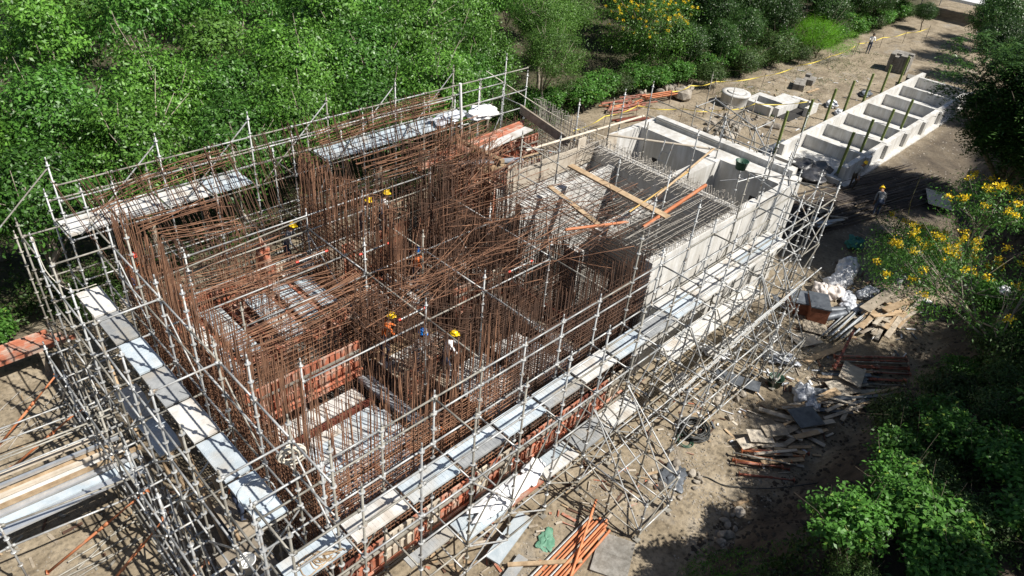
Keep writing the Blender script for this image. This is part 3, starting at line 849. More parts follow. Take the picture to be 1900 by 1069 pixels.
# --- back run
Bk = Scaf('scaffold with guard rails and snowy pale walkway along the wooded back side', (9, 14.5, 0))
xb = [0.85 + k * BAY for k in range(14)]
for k, x in enumerate(xb):
    Bk.std(x, 13.8, 0.02, 7.5 if k % 2 == 0 else 6.5)
    Bk.std(x, 15.3, 0.02, 5.9 if k % 2 == 0 else 5.4)
    for z in (4.93, 3.0, 1.0):
        Bk.led((x, 13.8, z), (x, 15.3, z), 'transom')
    if k % 2 == 0 and k < 12:
        Bk.brace((x, 13.84, 7.3), (x - BAY, 13.84, 6.0)); Bk.brace((x - BAY, 13.84, 6.0), (x - 2 * BAY + 0.3, 13.84, 5.0))
for k in range(13):
    a, b = xb[k], xb[k + 1]
    for z in (6.75, 6.25, 5.75, 4.93, 3.5, 2.0):
        if k >= 10 and z in (6.25, 3.5): continue
        Bk.led((a, 13.8, z), (b, 13.8, z))
    for z in (5.6, 4.93, 3.0):
        Bk.led((a, 15.3, z), (b, 15.3, z))
    if k in (0, 1, 2, 3, 6, 7, 8, 9):
        m = 'deck_white' if k < 3 else 'deck'
        for j in range(3):
            Bk.deck((a + 0.02, 14.05 + j * 0.345, 5.0), BAY - 0.04, 0.33, 0, m)
    if k in (5, 11):
        Bk.brace((a, 13.85, 2.0), (b, 13.85, 4.9))
for k in (0, 1):
    Bk.std(-0.3 - 0.0 * k, 13.8 + 1.2 * k, .02, 6.0 - k)
Bk.led((-0.3, 13.8, 5.5), (0.85, 13.8, 5.5)); Bk.led((-0.3, 13.8, 4.0), (0.85, 13.8, 4.0)); Bk.led((-0.3, 12.56, 5.5), (-0.3, 13.8, 5.5))
rod('painted_post', (16.1, 13.6, 4.6), (15.9, 13.6, 6.9), 0.06, 'hat_white', Bk.t, 10)

# ------------------------------------------------------------------ reinforcement
def bars_mesh(name, P, r, m, n=3):
    """P: (N,K,3) polylines -> one mesh of n-sided bars"""
    P = np.asarray(P, float)
    N, K, _ = P.shape
    d = np.gradient(P, axis=1)
    d /= np.linalg.norm(d, axis=2, keepdims=True) + 1e-9
    ref = np.where(np.abs(d[..., 2:3]) > 0.8, np.array([1.0, 0, 0]), np.array([0, 0, 1.0]))
    a = np.cross(d, ref); a /= np.linalg.norm(a, axis=2, keepdims=True) + 1e-9
    b = np.cross(d, a)
    t = np.arange(n) * 2 * np.pi / n
    rr = np.broadcast_to(np.asarray(r, float).reshape(-1, 1, 1, 1), (N, 1, 1, 1))
    V = P[:, :, None, :] + rr * (np.cos(t)[None, None, :, None] * a[:, :, None, :] + np.sin(t)[None, None, :, None] * b[:, :, None, :])
    idx = np.arange(N * K * n).reshape(N, K, n)
    q = np.stack([idx[:, :-1, :], np.roll(idx, -1, 2)[:, :-1, :], np.roll(idx, -1, 2)[:, 1:, :], idx[:, 1:, :]], -1).reshape(-1, 4)
    return np_mesh(name, V.reshape(-1, 3), q, m, smooth=True)

def curtain(label, p0, p1, z0, z1, sp=0.15, gap=0.2, hz=(0.3, 4.4, 0.2), lean=(0, 0), jit=0.35, hook=0.0, sway=0.05, r=0.0125, m='rust', ztop=None, name='rebar_cage', hm=None):
    p0, p1 = np.array(p0, float), np.array(p1, float)
    L = np.linalg.norm(p1 - p0)
    u = (p1 - p0) / L
    nv = np.array([-u[1], u[0]])
    t = thing(name, label, 'rebar cage', (float((p0 + p1)[0] / 2), float((p0 + p1)[1] / 2), 0.28))
    for side in (-1, 1):
        n = int(L / sp)
        s = (np.arange(n) + rng.uniform(-.18, .18, n)) * sp
        top = z1 + rng.uniform(-jit, jit * .6, n)
        if ztop is not None:
            top = top + np.interp(s / L, ztop[0], ztop[1])
        base = p0[None] + s[:, None] * u[None] + nv[None] * side * gap / 2
        K = 6
        f = np.linspace(0, 1, K)
        P = np.zeros((n, K, 3))
        P[:, :, :2] = base[:, None, :]
        P[:, :, 2] = z0 + (top - z0)[:, None] * f[None]
        sw = rng.normal(0, sway, (n, 2)) + 0.8 * sway * np.stack([np.sin(s * 1.1 + side), np.cos(s * 0.8)], 1)
        P[:, :, :2] += (f ** 2.4)[None, :, None] * (sw[:, None, :] + np.array(lean)[None, None, :] * (1 + 0.25 * rng.normal(0, 1, (n, 1, 1))))
        if hook > 0:
            k = rng.random(n) < 0.4
            hx = nv[None] * -side + u[None] * rng.normal(0, .6, (k.sum(), 1))
            e = P[k, -1, :].copy()
            P[k, -2, :] = P[k, -1, :] - np.array([0, 0, 0.03])
            P[k, -1, :2] = e[:, :2] + hx * (hook * rng.uniform(.6, 1.2, (k.sum(), 1)))
            P[k, -1, 2] = e[:, 2] + rng.uniform(-.05, .08, k.sum())
        o = put(bpy.data.objects.new('vertical_bars', bars_mesh('vertical_bars', P, rng.uniform(r * .85, r * 1.15, n), m)), t)
        o['kind'] = 'stuff'
        if hz:
            zz = np.arange(hz[0], hz[1], hz[2])
            H = np.zeros((len(zz), 5, 3))
            g = np.linspace(-0.01, 1.01, 5)
            off = nv * side * (gap / 2 + 0.02)
            H[:, :, :2] = p0[None, None] + off + (g * L)[None, :, None] * u[None, None]
            H[:, :, 2] = zz[:, None] + rng.normal(0, 0.012, (len(zz), 5))
            o = put(bpy.data.objects.new('horizontal_bars', bars_mesh('horizontal_bars', H, r * .9, hm or m)), t)
            o['kind'] = 'stuff'
    return t

curtain('rebar curtain of the left wall, standing along the sheet metal walkway', (1.75, 2.0), (1.75, 12.6), 0.25, 6.3, 0.125, 0.22, (0.3, 4.3, 0.2), (0.10, 0.05), 0.4, 0.0, 0.07, 0.0135, 'rust2', ([0, .3, 1], [0.6, 0.1, 0.2]))
curtain('rebar curtain of the front wall beside the pale upper walkway, left stretch', (1.75, 2.05), (7.6, 2.05), 0.25, 5.9, 0.125, 0.24, (0.3, 4.2, 0.16), (0.03, 0.05), 0.6, 0.0, 0.08, 0.0145, 'rust2')
curtain('dense rebar curtain of the front wall ending at the cast concrete wall', (7.65, 2.05), (13.75, 2.05), 0.25, 6.1, 0.115, 0.24, (0.3, 5.0, 0.16), (-0.03, 0.06), 0.35, 0.0, 0.05, 0.0135, 'rust', ([0, 1], [0, -0.5]))
curtain('tall leaning rebar curtain of the back wall before the woods, left stretch', (1.75, 12.5), (7.4, 12.5), 0.25, 7.35, 0.14, 0.24, (0.3, 4.6, 0.22), (-0.85, -0.05), 0.4, 0.25, 0.09, 0.0125, 'rust')
curtain('tall leaning rebar curtain of the back wall before the woods, right stretch', (7.5, 12.5), (14.1, 12.5), 0.25, 7.5, 0.13, 0.24, (0.3, 4.9, 0.22), (-0.9, -0.1), 0.25, 0.0, 0.09, 0.0125, 'rust')
curtain('dense rusty rebar wall crossing the middle, hooked over at the top', (7.6, 6.6), (7.6, 12.4), 0.25, 6.7, 0.085, 0.22, (0.3, 5.2, 0.17), (0.05, 0.0), 0.35, 0.35, 0.05, 0.0145, 'rust2')
curtain('dense dark rebar wall where the cages meet the concrete tank', (13.55, 2.1), (13.55, 7.9), 0.25, 4.5, 0.095, 0.24, (0.3, 5.4, 0.15), (0.0, 0.05), 0.4, 0.0, 0.06, 0.014, 'rust')
curtain('dense rebar wall at the near side of the back chamber', (13.5, 9.1), (13.5, 12.4), 0.25, 6.5, 0.085, 0.24, (0.3, 5.4, 0.15), (0.0, 0.0), 0.5, 0.25, 0.06, 0.014, 'rust2')
curtain('low rebar wall between the two left chambers with bars bent flat', (1.85, 7.25), (7.5, 7.25), 0.25, 4.1, 0.14, 0.2, (0.3, 3.9, 0.17), (0.02, 0.0), 0.3, 0.5, 0.06, 0.0125, 'rust2')
curtain('middle rebar wall with hooked tops running to the dark rebar', (7.7, 7.25), (13.4, 7.25), 0.25, 5.3, 0.14, 0.22, (0.3, 4.0, 0.17), (0.02, 0.0), 0.5, 0.4, 0.06, 0.0125, 'rust')
curtain('thin rebar wall across the near left chamber', (6.1, 2.3), (6.1, 7.1), 0.25, 5.3, 0.15, 0.2, (0.3, 1.7, 0.2), (0.05, 0.0), 0.5, 0.0, 0.09, 0.0125, 'rust')
curtain('rebar wall across the middle chamber below the blue helmet', (10.3, 7.4), (10.3, 12.3), 0.25, 5.4, 0.2, 0.2, (0.3, 3.4, 0.2), (0.0, 0.0), 0.4, 0.3, 0.06, 0.0125, 'rust')
curtain('rebar wall across the near middle chamber', (9.6, 2.3), (9.6, 7.1), 0.25, 5.1, 0.13, 0.2, (0.3, 2.6, 0.2), (0.04, 0.02), 0.5, 0.3, 0.07, 0.0125, 'rust')
curtain('grey rebar upstand at the far end of the back chamber', (19.75, 9.3), (20.6, 13.6), 0.25, 5.4, 0.11, 0.3, (0.3, 5.3, 0.2), (0, 0), 0.1, 0.3, 0.03, 0.013, 'rebar_grey')
curtain('rebar curtain closing the back chamber below the white sheet', (14.2, 12.7), (20.0, 12.9), 0.25, 5.1, 0.15, 0.24, (0.3, 4.9, 0.2), (0, 0), 0.3, 0.25, 0.05, 0.0125, 'rust')

curtain('rebar wall splitting the pit, with two helmets beside it', (8.4, 2.4), (8.4, 7.0), 0.25, 4.9, 0.14, 0.2, (0.3, 2.2, 0.2), (0.03, 0.05), 0.6, 0.25, 0.09, 0.012, 'rust')
curtain('rebar wall along the pit in front of the maroon panels', (6.3, 4.95), (13.3, 4.95), 0.25, 4.7, 0.14, 0.2, (0.3, 3.6, 0.19), (0.02, 0.04), 0.6, 0.3, 0.08, 0.012, 'rust')
curtain('dense dark rebar wall nearest the light boards', (13.4, 7.95), (13.4, 9.05), 0.25, 5.7, 0.09, 0.24, (0.3, 5.4, 0.15), (0, 0), 0.4, 0.2, 0.06, 0.014, 'rust')
curtain('rebar wall between the middle chamber and the back chamber', (12.0, 9.2), (12.0, 12.3), 0.25, 5.9, 0.1, 0.24, (0.3, 5.0, 0.16), (0, 0), 0.5, 0.3, 0.06, 0.013, 'rust')
curtain('rebar wall crossing toward the dense corner of the back chamber', (10.4, 9.3), (13.3, 9.3), 0.25, 6.0, 0.095, 0.24, (0.3, 4.8, 0.16), (0, 0), 0.5, 0.3, 0.06, 0.013, 'rust')
curtain('rebar wall standing in the middle of the dense corner', (11.2, 4.9), (11.2, 9.2), 0.25, 5.6, 0.11, 0.2, (0.3, 4.6, 0.18), (0.05, 0), 0.6, 0.3, 0.09, 0.0125, 'rust')
curtain('thin rebar wall over the near left decks', (2.1, 4.9), (5.9, 4.9), 0.25, 4.6, 0.2, 0.2, None, (0.1, 0.05), 0.7, 0.0, 0.14, 0.0125, 'rust2')
curtain('thin rebar wall crossing the left chamber decks', (4.2, 7.5), (4.2, 12.2), 0.25, 5.0, 0.17, 0.2, None, (0.1, 0.0), 0.6, 0.3, 0.12, 0.0125, 'rust2')
curtain('thin rebar wall through the white beams of the middle chamber', (7.9, 9.2), (12.9, 9.2), 0.25, 4.7, 0.22, 0.2, None, (0.05, 0.0), 0.6, 0.3, 0.12, 0.0125, 'rust2')
# floor mats
def mat_grid(label, x0, x1, y0, y1, z, sp, m, layers=2, drop=0.0, jit=0.02, r=0.011, hole=None, name='rebar_mat'):
    t = thing(name, label, 'rebar mat', ((x0 + x1) / 2, (y0 + y1) / 2, z))
    for ly in range(layers):
        zz = z + ly * 0.22
        nx, ny = int((x1 - x0) / sp), int((y1 - y0) / sp)
        P = np.zeros((nx, 4, 3))
        gx_ = np.linspace(x0, x1, nx) + rng.normal(0, jit, nx)
        P[:, :, 0] = gx_[:, None] + rng.normal(0, jit, (nx, 4))
        P[:, :, 1] = np.linspace(y0, y1, 4)[None]
        P[:, :, 2] = zz + rng.normal(0, jit, (nx, 4)) - drop * np.sin(np.linspace(0, np.pi, 4))[None]
        H = np.zeros((ny, 4, 3))
        gy_ = np.linspace(y0, y1, ny) + rng.normal(0, jit, ny)
        H[:, :, 1] = gy_[:, None] + rng.normal(0, jit, (ny, 4))
        H[:, :, 0] = np.linspace(x0, x1, 4)[None]
        H[:, :, 2] = zz + 0.022 + rng.normal(0, jit, (ny, 4)) - drop * np.sin(np.linspace(0, np.pi, 4))[None]
        o = put(bpy.data.objects.new('mat_bars', bars_mesh('mat_bars', np.concatenate([P, H]), r, m)), t)
        o['kind'] = 'stuff'
    return t
mat_grid('grey steel mesh over the near strip of the tank roof', 13.95, 19.5, 2.1, 3.9, 5.04, 0.2, 'rebar_grey', 2, 0, .035)
mat_grid('grey steel mesh over the far strip of the tank roof', 18.5, 19.6, 3.9, 9.2, 4.98, 0.2, 'rebar_grey', 2, 0, .04)
mat_grid('rusty steel mesh over the left part of the tank roof', 13.8, 18.4, 3.9, 8.7, 4.75, 0.24, 'rust', 1, 0.15, 0.09)
mat_grid('grey mesh sagging across the middle of the tank room', 15.6, 18.6, 3.9, 6.4, 4.5, 0.22, 'rebar_grey', 1, 0.2, 0.06)
mat_grid('steel mesh strip along the back edge of the tank', 13.9, 19.5, 8.9, 9.4, 5.06, 0.16, 'rebar_grey', 1)
mat_grid('rusty mesh over the left chamber decks', 2.4, 6.8, 8.0, 11.4, 3.4, 0.22, 'rust2', 1, 0.0, 0.05)
mat_grid('rusty mesh over the back chamber', 14.0, 19.8, 9.6, 12.6, 4.6, 0.28, 'rust', 1, 0.0, 0.06)
mat_grid('mesh on the floor of the near middle chamber', 6.3, 12.6, 2.4, 6.9, 0.5, 0.3, 'rust', 1)

# U-shaped starter bars along wall tops
def ubars(label, p0, p1, z, sp, h, w, m, tilt=0.0):
    p0, p1 = np.array(p0, float), np.array(p1, float)
    L = np.linalg.norm(p1 - p0); u = (p1 - p0) / L; nv = np.array([-u[1], u[0]])
    n = int(L / sp)
    s = (np.arange(n) + rng.uniform(-.2, .2, n)) * sp
    hh = h * rng.uniform(.75, 1.15, n)
    P = np.zeros((n, 4, 3))
    b = p0[None] + s[:, None] * u[None]
    tl = rng.normal(tilt, .12, n)
    P[:, 0, :2] = b - nv * w / 2; P[:, 3, :2] = b + nv * w / 2
    P[:, 1, :2] = b - nv * w / 2 + u * (hh * tl)[:, None]; P[:, 2, :2] = b + nv * w / 2 + u * (hh * tl)[:, None]
    P[:, 0, 2] = P[:, 3, 2] = z
    P[:, 1, 2] = P[:, 2, 2] = z + hh
    t = thing('starter_bars', label, 'rebar', (float(p0[0]), float(p0[1]), z))
    o = put(bpy.data.objects.new('looped_bars', bars_mesh('looped_bars', P, 0.0115, m)), t)
    o['kind'] = 'stuff'
ubars('looped starter bars along the top of the sunlit front wall', (14.0, 2.16), (19.9, 2.16), 4.98, 0.14, 0.32, 0.2, 'rebar_grey')
ubars('crowded starter bars on the cross wall of the tank', (19.68, 2.5), (19.68, 9.0), 4.88, 0.10, 0.42, 0.22, 'rebar_grey', 0.2)
ubars('short starter bars along the back wall of the tank', (14.0, 9.26), (19.4, 9.26), 4.98, 0.14, 0.36, 0.2, 'rebar_grey')
ubars('starter bars standing in the tank cells', (19.95, 5.7), (22.3, 5.9), 3.3, 0.11, 0.5, 0.3, 'rebar_grey', 0.3)

# long bent bars fallen over the cages: every bar a piece of its own
def bundle(label, a0, a1, b0, b1, n, sag=0.15, hook=0.35, m='rust2', r=0.0135, jit=0.12):
    t = thing('bent_bar_bundle', label, 'rebar', tuple(np.array(a0, float)))
    a0, a1, b0, b1 = [np.array(q, float) for q in (a0, a1, b0, b1)]
    for i in range(n):
        f = i / max(1, n - 1)
        A = a0 + (a1 - a0) * f + rng.normal(0, jit, 3) * (1, 1, .6)
        B = b0 + (b1 - b0) * f + rng.normal(0, jit * 1.4, 3) * (1, 1, .7)
        g = np.linspace(0, 1, 7)
        P = A[None] + (B - A)[None] * g[:, None]
        P[:, 2] -= sag * np.sin(g * np.pi) * rng.uniform(.3, 1.4)
        P[:, :2] += (0.10 * np.sin(g * np.pi) * rng.normal(0, 1))[:, None]
        if hook:
            dn = np.array([0, 0, -hook * rng.uniform(.4, 1.2)]) + rng.normal(0, .06, 3)
            P = np.concatenate([P, (P[-1] + dn)[None]])
        put(bpy.data.objects.new('bent_bar', bars_mesh('bent_bar', P[None], r * rng.uniform(.85, 1.1), m, 4)), t)
bundle('fan of bent bars bowed across the left chamber toward the woods', (2.0, 10.9, 4.6), (3.8, 8.0, 4.4), (5.7, 10.9, 4.4), (7.0, 8.0, 4.0), 34, 0.05, 0.35, 'rust2', 0.012, .2)
bundle('sheaf of bars lying flat over the near left chamber wall', (2.0, 7.6, 4.5), (2.3, 6.9, 4.3), (6.6, 7.9, 4.6), (6.9, 6.7, 4.2), 22, 0.1)
bundle('bars bent over at the back left corner', (2.2, 12.4, 5.8), (2.6, 11.0, 5.6), (4.5, 12.1, 6.0), (4.7, 10.6, 5.5), 20, 0.0, 0.7)
bundle('long bars bowed along the top of the back wall at the left', (1.3, 12.7, 6.6), (1.5, 12.3, 6.3), (5.2, 12.8, 7.0), (5.6, 12.4, 6.8), 10, -0.15, 0)
bundle('long bars bowed along the top of the back wall at the right', (8.2, 12.5, 7.0), (8.8, 12.3, 6.5), (13.9, 12.6, 7.2), (14.2, 12.3, 6.6), 16, -0.1, 0)
bundle('bars sweeping from the back wall into the back chamber', (9.8, 12.4, 5.6), (10.6, 11.7, 5.0), (15.6, 11.9, 6.2), (15.2, 10.9, 5.6), 18, 0.1, 0)
bundle('twisted bars heaped beside the light plywood boards', (12.0, 10.4, 5.6), (12.2, 8.6, 5.3), (15.2, 10.8, 5.5), (14.6, 9.0, 5.9), 34, 0.2, 0.3, 'rust2', 0.014, 0.3)
bundle('criss-cross bars above the middle chamber', (6.6, 5.2, 4.7), (7.6, 7.0, 4.7), (10.2, 7.6, 4.6), (10.4, 5.0, 5.2), 32, 0.15, 0.2, 'rust2', 0.0115, 0.55)
bundle('criss-cross bars leaning on the dark rebar wall', (10.2, 7.6, 5.2), (10.6, 4.6, 5.0), (13.6, 6.8, 6.2), (13.4, 3.4, 5.6), 30, 0.1, 0.2, 'rust2', 0.0115, 0.6)
bundle('bars running over the tank edge onto the grey mesh', (13.2, 8.2, 5.0), (13.2, 3.0, 5.5), (15.8, 6.8, 4.9), (17.0, 3.0, 5.3), 34, 0.1, 0, 'rust', 0.0115, 0.5)
bundle('bars tossed over the dense corner beside the light boards', (10.6, 8.2, 5.8), (11.4, 11.6, 6.0), (14.0, 8.6, 6.2), (13.8, 11.8, 6.4), 16, 0.15, .3, 'rust', .012, .5)
bundle('thin bars thrown across the near left chamber', (5.6, 7.1, 4.1), (6.4, 6.4, 4.3), (5.9, 3.2, 4.0), (8.4, 4.2, 4.4), 16, 0.1, 0.2, 'rust', 0.0125, 0.25)
bundle('short rusty bars laid out on the near corner of the walkway', (0.35, 0.72, 4.03), (0.95, 0.5, 4.03), (0.75, 0.42, 4.03), (1.25, 0.35, 4.03), 16, 0.0, 0, 'timber', 0.013, 0.02)

# ------------------------------------------------------------------ formwork
def panel_mesh(w, h, m, rib=0.15):
    mb = MB()
    mb.bx(0, w, 0.055, 0.07, 0, h)
    n = max(2, int(w / rib))
    for i in range(n + 1):
        x = 0.01 + i * (w - 0.02) / n
        mb.bx(x - 0.01, x + 0.01, 0.0, 0.055, 0.0, h)
    for z in (0.02, h / 2, h - 0.02):
        mb.bx(0.02, w - 0.02, 0.012, 0.054, z - 0.015, z + 0.015)
    return mb.mesh('form_panel', m)
PMC = {}
def panels(label, p, dirx, L, z0, h, w, mats, zr=0.0):
    """row of ribbed panels; ribs face the -y side of the local frame"""
    ang = math.atan2(dirx[1], dirx[0])
    t = thing('wall_formwork', label, 'formwork', (p[0], p[1], z0))
    n = int(L / w)
    for i in range(n):
        m = random.choice(mats)
        k = (w, h, m)
        if k not in PMC: PMC[k] = panel_mesh(w - 0.012, h, m)
        inst('form_panel', PMC[k], t, (p[0] + dirx[0] * i * w, p[1] + dirx[1] * i * w, z0 + random.uniform(-zr, zr)), ang + random.uniform(-.008, .008))
    for z in (0.25, 0.8):
        a = Vector((p[0], p[1], z0 + h * z)) + Vector((dirx[1], -dirx[0], 0)) * 0.06
        b = a + Vector((dirx[0], dirx[1], 0)) * (n * w)
        MB().beam(a, b, 0.06, 0.05).build('waler', 'orange' if z < .5 else 'galv_old', t)
    return t
panels('orange ribbed form panels below the walkway on the outside of the front wall', (1.8, 1.62), (1, 0), 11.4, 0.05, 1.25, 0.45, ['orange', 'orange', 'orange', 'beige', 'maroon'])
panels('bright orange form panels on the wall behind the near left decks', (2.1, 6.25), (1, 0), 3.7, 2.05, 1.35, 0.6, ['orange', 'orange', 'orange', 'beige'])
panels('orange and beige form panels deep in the middle chamber', (7.9, 11.2), (1, 0), 5.2, 1.4, 1.75, 0.5, ['orange', 'orange', 'beige', 'maroon'])
panels('orange form panels in the middle near the yellow helmet', (9.8, 6.75), (1, 0), 2.6, 1.7, 1.4, 0.45, ['orange', 'orange', 'beige'])
panels('dark maroon form panels facing the central pit', (12.5, 7.0), (0, -1), 4.2, 0.7, 1.6, 0.7, ['maroon'])
panels('maroon form panels at the edge of the near pit', (6.35, 3.4), (0, -1), 1.0, 0.7, 1.3, 0.5, ['maroon', 'orange'])
panels('orange form panels inside the left rebar wall', (2.25, 11.6), (0, -1), 4.0, 1.2, 1.5, 0.5, ['orange', 'beige'])
panels('orange form panels at the back of the left chamber', (2.6, 11.75), (1, 0), 4.6, 1.4, 1.6, 0.5, ['orange', 'orange', 'beige'])
panels('stacked orange panels against the back chamber', (13.75, 10.0), (0, -1), 0.9, 3.2, 1.6, 0.45, ['orange'])
panels('red-orange panels lining the back chamber', (14.2, 12.3), (1, 0), 5.4, 2.6, 1.7, 0.45, ['orange', 'orange', 'maroon'])
panels('beige form panels on the near middle chamber', (6.6, 5.15), (1, 0), 2.6, 1.2, 1.2, 0.5, ['beige', 'orange', 'orange'])

# deck strips in the chambers
def strip(t, x0, x1, y0, y1, z, m):
    ln = (x1 - x0) > (y1 - y0)
    mb = MB().bx(x0, x1, y0, y1, z - 0.05, z)
    return mb.build('deck_panel', m, t)
D1 = thing('slab_formwork', 'white deck strips with orange beams under the bent bars, left chamber', 'formwork', (4.4, 9.4, 0))
for i, (x0, x1, y0, y1) in enumerate(((2.35, 2.75, 7.6, 10.4), (2.95, 3.6, 8.1, 10.7), (4.3, 5.0, 8.1, 10.6), (5.25, 5.8, 8.6, 10.7), (6.05, 6.6, 8.8, 10.6))):
    h = (y0 + y1) / 2
    strip(D1, x0, x1, y0, h - 0.01, 3.0, 'deck'); strip(D1, x0, x1, h + 0.01, y1, 3.0, 'deck' if i else 'deck_white')
for i, x in enumerate((2.82, 3.78, 4.05, 5.1, 5.93)):
    MB().bx(x - 0.05, x + 0.05, 7.7, 10.8, 2.72, 2.92).build('bearer', 'orange' if i != 1 else 'maroon', D1)
for y in (8.3, 9.4, 10.5):
    MB().bx(2.3, 6.7, y - 0.06, y + 0.06, 2.5, 2.71).build('joist', 'orange', D1)
for i, (x, y) in enumerate(((3.2, 7.85), (3.9, 8.0), (5.0, 7.85), (6.2, 8.4))):
    MB().bx(x, x + 0.42, y - 0.3, y - 0.02, 2.96, 3.04).build('filler_panel', 'orange', D1)
for i in range(8):
    x, y = 2.7 + (i % 4) * 1.2, 8.3 + (i // 4) * 2.0
    rod('prop', (x, y, 0.28), (x, y, 2.5), 0.035, 'red_pipe', D1)
D2 = thing('slab_formwork', 'white deck with loose sheets in the near left chamber', 'formwork', (4.2, 4.4, 0))
strip(D2, 2.55, 3.9, 5.42, 6.0, 2.0, 'deck_white'); strip(D2, 3.92, 5.25, 5.42, 6.0, 2.0, 'deck_white')
for i in range(5):
    y = 3.3 + i * 0.36
    strip(D2, 2.6 + 0.12 * (i % 2), 4.0, y, y + 0.34, 2.0 - 0.006 * (i % 2), 'deck' if i % 2 else 'deck_white'); strip(D2, 4.02, 5.3 + 0.1 * (i % 2), y, y + 0.34, 2.0, 'deck')
for i in range(2):
    strip(D2, 2.5, 5.1, 2.45 + 0.4 * i, 2.8 + 0.4 * i, 1.9, 'deck' if i else 'deck_white')
for x in (2.8, 4.0, 5.1):
    MB().bx(x - .06, x + .06, 2.5, 6.0, 1.7, 1.94).build('bearer', 'maroon', D2)
MB().bx(2.5, 5.4, 5.25, 5.38, 1.75, 1.96).build('bearer', 'maroon', D2)
MB().beam((5.62, 6.2, 2.0), (5.72, 3.6, 2.0), 0.2, 0.16).build('edge_beam', 'alu', D2)
MB().beam((5.9, 6.2, 1.92), (6.0, 3.6, 1.92), 0.12, 0.10).build('edge_beam', 'alu', D2)
for i in range(6):
    x, y = 2.8 + (i % 3) * 1.1, 2.9 + (i // 3) * 2.4
    rod('prop', (x, y, 0.28), (x, y, 1.7), 0.035, 'red_pipe', D2)
D3 = thing('slab_formwork', 'white deck strips behind the front rebar, right middle', 'formwork', (9.5, 3.6, 0))
for i in range(6):
    y = 2.5 + i * 0.4
    strip(D3, 7.6 + 0.1 * (i % 2), 9.4, y, y + 0.36, 1.9 - 0.005 * (i % 2), 'deck_white'); strip(D3, 9.75, 11.2 - .1 * (i % 3), y, y + 0.36, 1.9, 'deck_white' if i % 3 else 'deck')
for x in (7.9, 9.0, 10.1, 11.0):
    MB().bx(x - .06, x + .06, 2.45, 5.0, 1.6, 1.84).build('bearer', 'timber', D3)
    rod('prop', (x, 3.6, 0.28), (x, 3.6, 1.6), 0.035, 'red_pipe', D3)
MB().beam((12.1, 2.5, 1.75), (12.0, 6.8, 1.75), 0.28, 0.08).build('edge_plank', 'timber_grey', D3)
MB().beam((11.6, 2.5, 2.0), (11.6, 7.0, 2.05), 0.3, 0.07).build('edge_plank', 'deck_grey', D3)
D4 = thing('slab_formwork', 'scattered white beams and orange blocks in the middle chamber', 'formwork', (9.4, 9.4, 0))
for i in range(5):
    x = 8.1 + i * 0.42
    strip(D4, x, x + 0.26, 8.0 + 0.2 * (i % 2), 10.2 - .2 * (i % 3), 2.0, 'deck_white')
for i in range(4):
    x = 10.7 + i * 0.5
    strip(D4, x, x + 0.3, 7.9 + 0.2 * (i % 2), 10.4, 1.9, 'deck_white' if i % 2 else 'deck_grey')
for y in (8.2, 9.2, 10.1):
    MB().bx(7.9, 13.0, y - 0.06, y + 0.06, 1.6, 1.84).build('joist', 'orange', D4)
for i in range(22):
    x, y = random.uniform(7.9, 12.6), random.uniform(7.7, 10.6)
    MB().box((x, y, 2.06 + random.uniform(0, .05)), (random.uniform(.12, .5), random.uniform(.06, .14), 0.08), random.uniform(0, 3.1)).build('offcut', random.choice(['orange', 'orange', 'beige', 'white', 'maroon']), D4)
D5 = thing('work_platform', 'narrow plank platform behind the helmets at the back wall', 'platform', (9, 11.9, 0))
for i in range(4):
    strip(D5, 6.2 + i * 1.75, 7.92 + i * 1.75, 11.55, 12.25, 2.6, 'timber_grey' if i % 2 else 'deck_white')
for i in range(8):
    x = 6.3 + i * 0.95
    rod('leg', (x, 11.9, 0.28), (x, 11.9, 2.55), 0.03, 'galv_old', D5)
D6 = thing('work_platform', 'plank platform in the pit under the middle helmets', 'platform', (7.4, 5.6, 0))
for i in range(4):
    strip(D6, 6.5, 8.9, 5.3 + 0.42 * i, 5.68 + 0.42 * i, 1.95 - .006 * (i % 2), random.choice(['timber_grey', 'deck_white', 'timber']))
for x in (6.7, 8.7):
    for y in (5.4, 6.8): rod('leg', (x, y, 0.28), (x, y, 1.9), 0.035, 'galv_old', D6)

# inner scaffold tubes seen through the bars
N_ = Scaf('inner scaffold tubes threaded through the rusty cages', (7, 7, 0))
for x in (3.0, 7.0, 9.2, 12.2):
    for y in (4.8, 7.7, 11.0):
        N_.std(x, y, 0.3, 5.1 if (x, y) != (7.0, 7.7) else 5.6)
for y in (4.8, 7.7, 11.0):
    for a, b in ((3.0, 7.0), (7.0, 9.2), (9.2, 12.2)):
        N_.led((a, y, 4.4), (b, y, 4.4)); 
        if y != 4.8: N_.led((a, y, 3.6), (b, y, 3.6))
for x in (7.0, 9.2, 12.2):
    N_.led((x, 4.8, 4.5), (x, 7.7, 4.5)); N_.led((x, 7.7, 4.5), (x, 11.0, 4.5))
    N_.led((x, 2.2, 4.5), (x, 4.8, 4.5))
for x in (7.0, 12.2):
    N_.brace((x, 4.8, 4.3), (x, 7.7, 2.0)); N_.brace((x, 7.7, 2.0), (x, 11.0, 4.3))
N_.led((3.0, 10.95, 5.0), (12.2, 10.95, 5.0)); N_.led((1.3, 10.4, 4.9), (7.0, 11.0, 4.9)); N_.led((1.3, 8.7, 4.6), (7.2, 9.0, 4.4))
N_.led((2.0, 13.1, 4.1), (13.4, 13.1, 4.1)); N_.led((2.0, 13.1, 3.2), (13.4, 13.1, 3.2))

